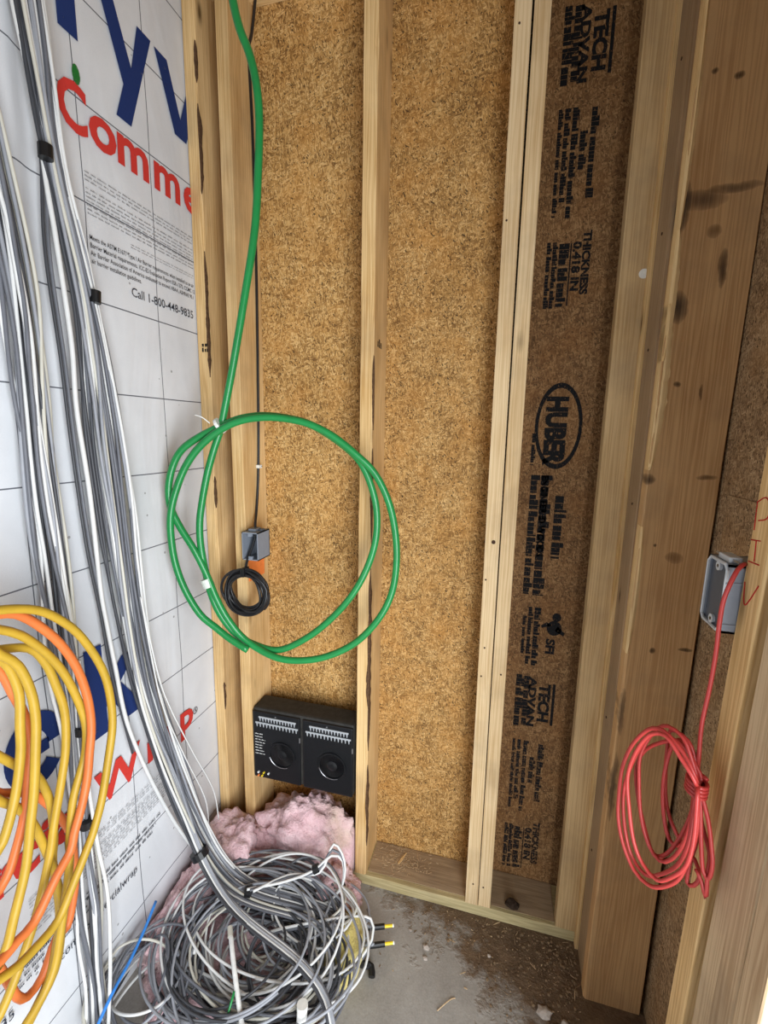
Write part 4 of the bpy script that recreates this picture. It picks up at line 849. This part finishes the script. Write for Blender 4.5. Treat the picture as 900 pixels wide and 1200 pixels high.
coil_set(14, lambda: (rng.uniform(-24.5, -17.0), rng.uniform(-16.0, -10.0), rng.uniform(2.6, 5.0)), (3.0, 6.5), (2.5, 5.0), 0.35, (1.0, 2.0), 'cable in the tight loops inside the floor tangle', 'cables of the tight inner loops', .135)
coil_set(8, lambda: (rng.uniform(-17.8, -15.5), rng.uniform(-9.5, -6.5), rng.uniform(3.8, 6.0)), (2.6, 4.6), (2.2, 4.0), 0.4, (1.0, 2.0), 'cable looped at the stud end of the tangle', 'cables looped by the stud', .135)
coil_set(9, lambda: (rng.uniform(-31.5, -30.0), rng.uniform(-22, -18), rng.uniform(2.5, 5.0)), (2.2, 4.2), (3.0, 5.5), 0.3, (1.0, 1.8), 'cable looped on the floor against the housewrap', 'cables looped at the foot of the housewrap', .135)
# upright loop with tape in front of the stud bay batt
for k, (m, dx) in enumerate((('white_jacket', 0), ('grey_jacket', .4), ('white_jacket', .8))):
    lone('%s_cable' % CN[m], [(-24 + dx, -11, 8.2), (-20.5, -8.5 + dx, 7.6), (-17.5 + dx, -7.2, 8.6), (-15.6, -6.2 + dx, 10.2 + dx), (-14.4 + dx * .3, -5.6, 9.2), (-14.2, -6.2, 6.6), (-15.5, -7.5, 5.2), (-18, -9, 5.0)], 0.15, m, '%s cable arching up in a loop before the pink batt%s' % (CN[m], ', outer of two' if k == 2 else (', inner of two' if k == 0 else '')))
for k, (m, dz) in enumerate((('grey_jacket', 0), ('white_jacket', .35))):
    lone('%s_cable' % CN[m], [(-24.5, -10.5, 2.4), (-22.5, -12, 3.6), (-19.5, -12, 5.2 + dz), (-16, -10.5, 5.5 + dz), (-12.6, -8.2, 4.6 + dz), (-10.4, -7.0, 3.6 + dz), (-9.9, -8.2, 2.4 + dz), (-11.2, -10.5, 1.6 + dz), (-14, -12.8, 1.8)], 0.15, m, '%s cable bowing out over the bare slab' % CN[m])
# taped cable ends with yellow caps
for k, (a, b) in enumerate((((-14, -8.0, 2.2), (-9.0, -5.9, 2.0)), ((-13.6, -9.2, 1.2), (-8.6, -7.2, 1.3)))):
    A, B = Vector(a), Vector(b); d = (B - A).normalized()
    e = empty('cable_end', b, 'black taped cable end with yellow tip, %s' % ('nearer the plate' if k == 0 else 'farther out on the slab'), 'cable end', 'taped cable ends on the slab')
    mk('jacket', tube(spline([A, A.lerp(B, .5) + Vector((0, 0, .4)), B - d * 1.0], .4), .22, 8), 'pale_grey_jacket', e, smooth=True)
    mk('tape_sleeve', tube([B - d * 2.0, B - d * 1.0, B], .3, 10), 'black_tape', e); mk('yellow_tip', tube([B, B + d * .5, B + d * 1.0], .17, 8), 'tip_yellow', e); mk('white_band', tube([B + d * .95, B + d * 1.1], .19, 8), 'tie_white', e)
tag(mk('tape_strip', tube(spline([(-14.5, -9.4, 2.4), (-12.2, -9.3, 1.2), (-10.6, -9.6, .9), (-9.6, -9.4, .7), (-9.3, -10.2, .45)], .3), .38, 8), 'black_tape'), 'thick black taped lead lying on the slab by the tangle', 'cable')
lone('green_wire', [(-20.9, -21.8, 3.2), (-20.6, -20.4, 5.2), (-20.6, -18.9, 6.6)], 0.11, 'green_jacket', 'short green wire sticking up at the front of the tangle')
pp = empty('white_pipe', (-13.7, -18.4, 0), 'short white plastic pipe standing at the front of the tangle', 'pipe')
mk('tube', tube([(-13.9, -18.8, 0.2), (-13.85, -18.6, 3), (-13.8, -18.3, 6.4)], .48, 14), 'paint_white', pp, smooth=True); mk('cap', tube([(-13.8, -18.3, 6.3), (-13.79, -18.27, 6.9)], .52, 14), 'tie_white', pp)
wp = empty('white_sleeve', (-22.5, -18, 5), 'white sleeved cable end lying down the front of the tangle', 'cable end')
mk('sleeve', tube(spline([(-23.5, -15.0, 7.2), (-22.4, -16.4, 7.0), (-20.6, -18.5, 6.3), (-18.7, -20.6, 5.4)], .5), .24, 10), 'paint_white', wp, smooth=True); mk('tape_collar', tube([(-24.0, -14.4, 7.25), (-23.4, -15.2, 7.18)], .28, 10), 'cream_jacket', wp)
tape((-24.2, -10.3, 7.0), (1, .1, -.1), .55, .7, 'black tape band on the loops inside the tangle')
tape((-17.2, -7.0, 8.75), (1, .4, .5), .5, .7, 'black tape band on the upright loop before the batt')

# --- loose debris
def sliver(c, l, w_, h, a, tilt, rg):
    d = Vector((math.cos(a), math.sin(a), math.tan(tilt))).normalized(); s = Vector((-math.sin(a), math.cos(a), 0)); u = Vector((0, 0, 1)); C = Vector(c); V = []
    for k, f in ((-.5, .6), (-.1, 1.0), (.5, .35)):
        for sx, sz in ((-1, 0), (1, 0), (1, 1), (-1, 1)): V.append(tuple(C + d * l * k + s * (w_ * .5 * sx * f + rg.uniform(-.02, .02)) + u * h * sz))
    Fc = [(0, 1, 2, 3), (8, 9, 10, 11)] + [(b * 4 + k, b * 4 + (k + 1) % 4, b * 4 + 4 + (k + 1) % 4, b * 4 + 4 + k) for b in (0, 1) for k in range(4)]
    return V, Fc
rng = random.Random(9); parts = []
for i in range(300):
    x = 12.8 - abs(rng.gauss(0, 7)) if rng.random() < .6 else rng.uniform(-10, 12.8); y = -0.3 - abs(rng.gauss(0, 3.5 if x < 4 else 6))
    if x < -9.5: continue
    parts.append(sliver((x, y, .02), rng.choice((.1, .15, .2, .3, .8)) * rng.uniform(.6, 1.3), rng.uniform(.03, .12), rng.uniform(.02, .06), rng.uniform(0, 6.3), rng.uniform(0, .2), rng))
tag(mk('wood_debris', join(*parts[::3]), 'chip_wood'), 'pale splinters and sawdust scattered over the slab', 'debris', kind='stuff')
tag(mk('wood_debris', join(*parts[1::3], *parts[2::3]), 'chip_dark'), 'dark bark crumbs and splinters scattered over the slab', 'debris', kind='stuff')
parts = []
for i in range(260):
    x = rng.gauss(-9, 1.6); y = min(5.2, max(.9, rng.gauss(3.4, 1.0)))
    if not -12.9 < x < -.3: continue
    parts.append(sliver((x, y, 1.54), rng.uniform(.15, .6), rng.uniform(.03, .10), .03, rng.uniform(0, 6.3), rng.uniform(0, .2), rng))
tag(mk('shavings', join(*parts), 'chip_wood'), 'sawdust and shavings lying on the plate between the studs', 'shavings', kind='stuff')
tag(mk('wood_splinter', sliver((-8.9, 3.6, 1.56), 2.0, .3, .12, 1.2, 0, rng), 'torn_wood'), 'pale wood splinter lying in the shavings on the plate', 'splinter')
def rock(c, r, seed):
    bm = bmesh.new(); bmesh.ops.create_icosphere(bm, subdivisions=2, radius=1); V = []
    for v in bm.verts:
        d = v.co.normalized(); k = 1 + .45 * noise.noise(d * 1.4 + Vector((seed * 3.3, 0, 0)))
        V.append((c[0] + d.x * r * k, c[1] + d.y * r * k * .8, max(.0, c[2] + d.z * r * k * .6)))
    Fc = [tuple(v.index for v in f.verts) for f in bm.faces]; bm.free(); return V, Fc
for i, (x, y, r, m, lab) in enumerate(((-4.0, -5.4, .4, 'pebble', 'pale concrete crumb on the bare slab near the plate'), (-3.9, -6.5, .28, 'pebble', 'smaller pale crumb just in front of the first'), (9.0, -8.2, .75, 'pebble', 'largest pale lump of rubble in the earth by the corner board'),
        (9.9, -9.3, .5, 'pebble', 'rounded stone in front of the largest rubble lump'), (11.0, -8.6, .42, 'pebble', 'small stone next to the corner board'), (3.2, -4.3, .22, 'pebble', 'small crumb below the paired studs'), (9.6, -10.8, .4, 'pebble', 'front stone in the earth by the corner board'), (-6.2, -4.0, .2, 'pebble', 'tiny crumb by the plate near the taped ends'))):
    tag(mk('stone', rock((x, y, r * .3), r, i + 1), m), lab, 'stone', 'stones on the slab')
rng = random.Random(19); parts = []
for i in range(420):
    x = 12.9 - abs(rng.gauss(0, 6)); y = -0.2 - abs(rng.gauss(0, 2.2 if x < 3 else 5.5)); r_ = rng.choice((.06, .08, .1, .16)) * rng.uniform(.7, 1.3)
    if x < -9: continue
    bm = bmesh.new(); bmesh.ops.create_icosphere(bm, subdivisions=1, radius=1)
    parts.append(([(x + v.co.x * r_ * rng.uniform(.7, 1.3), y + v.co.y * r_ * rng.uniform(.7, 1.3), max(0, r_ * .4 + v.co.z * r_ * .7)) for v in bm.verts], [tuple(v.index for v in f.verts) for f in bm.faces])); bm.free()
tag(mk('earth_crumbs', join(*parts), 'chip_dark'), 'brown crumbs of earth trodden along the plate and the corner board', 'earth', kind='stuff')
tag(mk('dark_clod', rock((5.7, 1.0, 1.9), .85, 30), 'knot_dark'), 'dark clod lying on the plate beside the paired studs', 'clod')
tag(mk('twig', tube(spline([(-1.9, -11.0, .1), (-1.2, -10.3, .25), (-.6, -9.6, .12), (-.2, -9.4, .1)], .2), .06, 6), 'chip_wood'), 'small bent twig lying on the bare slab', 'twig')
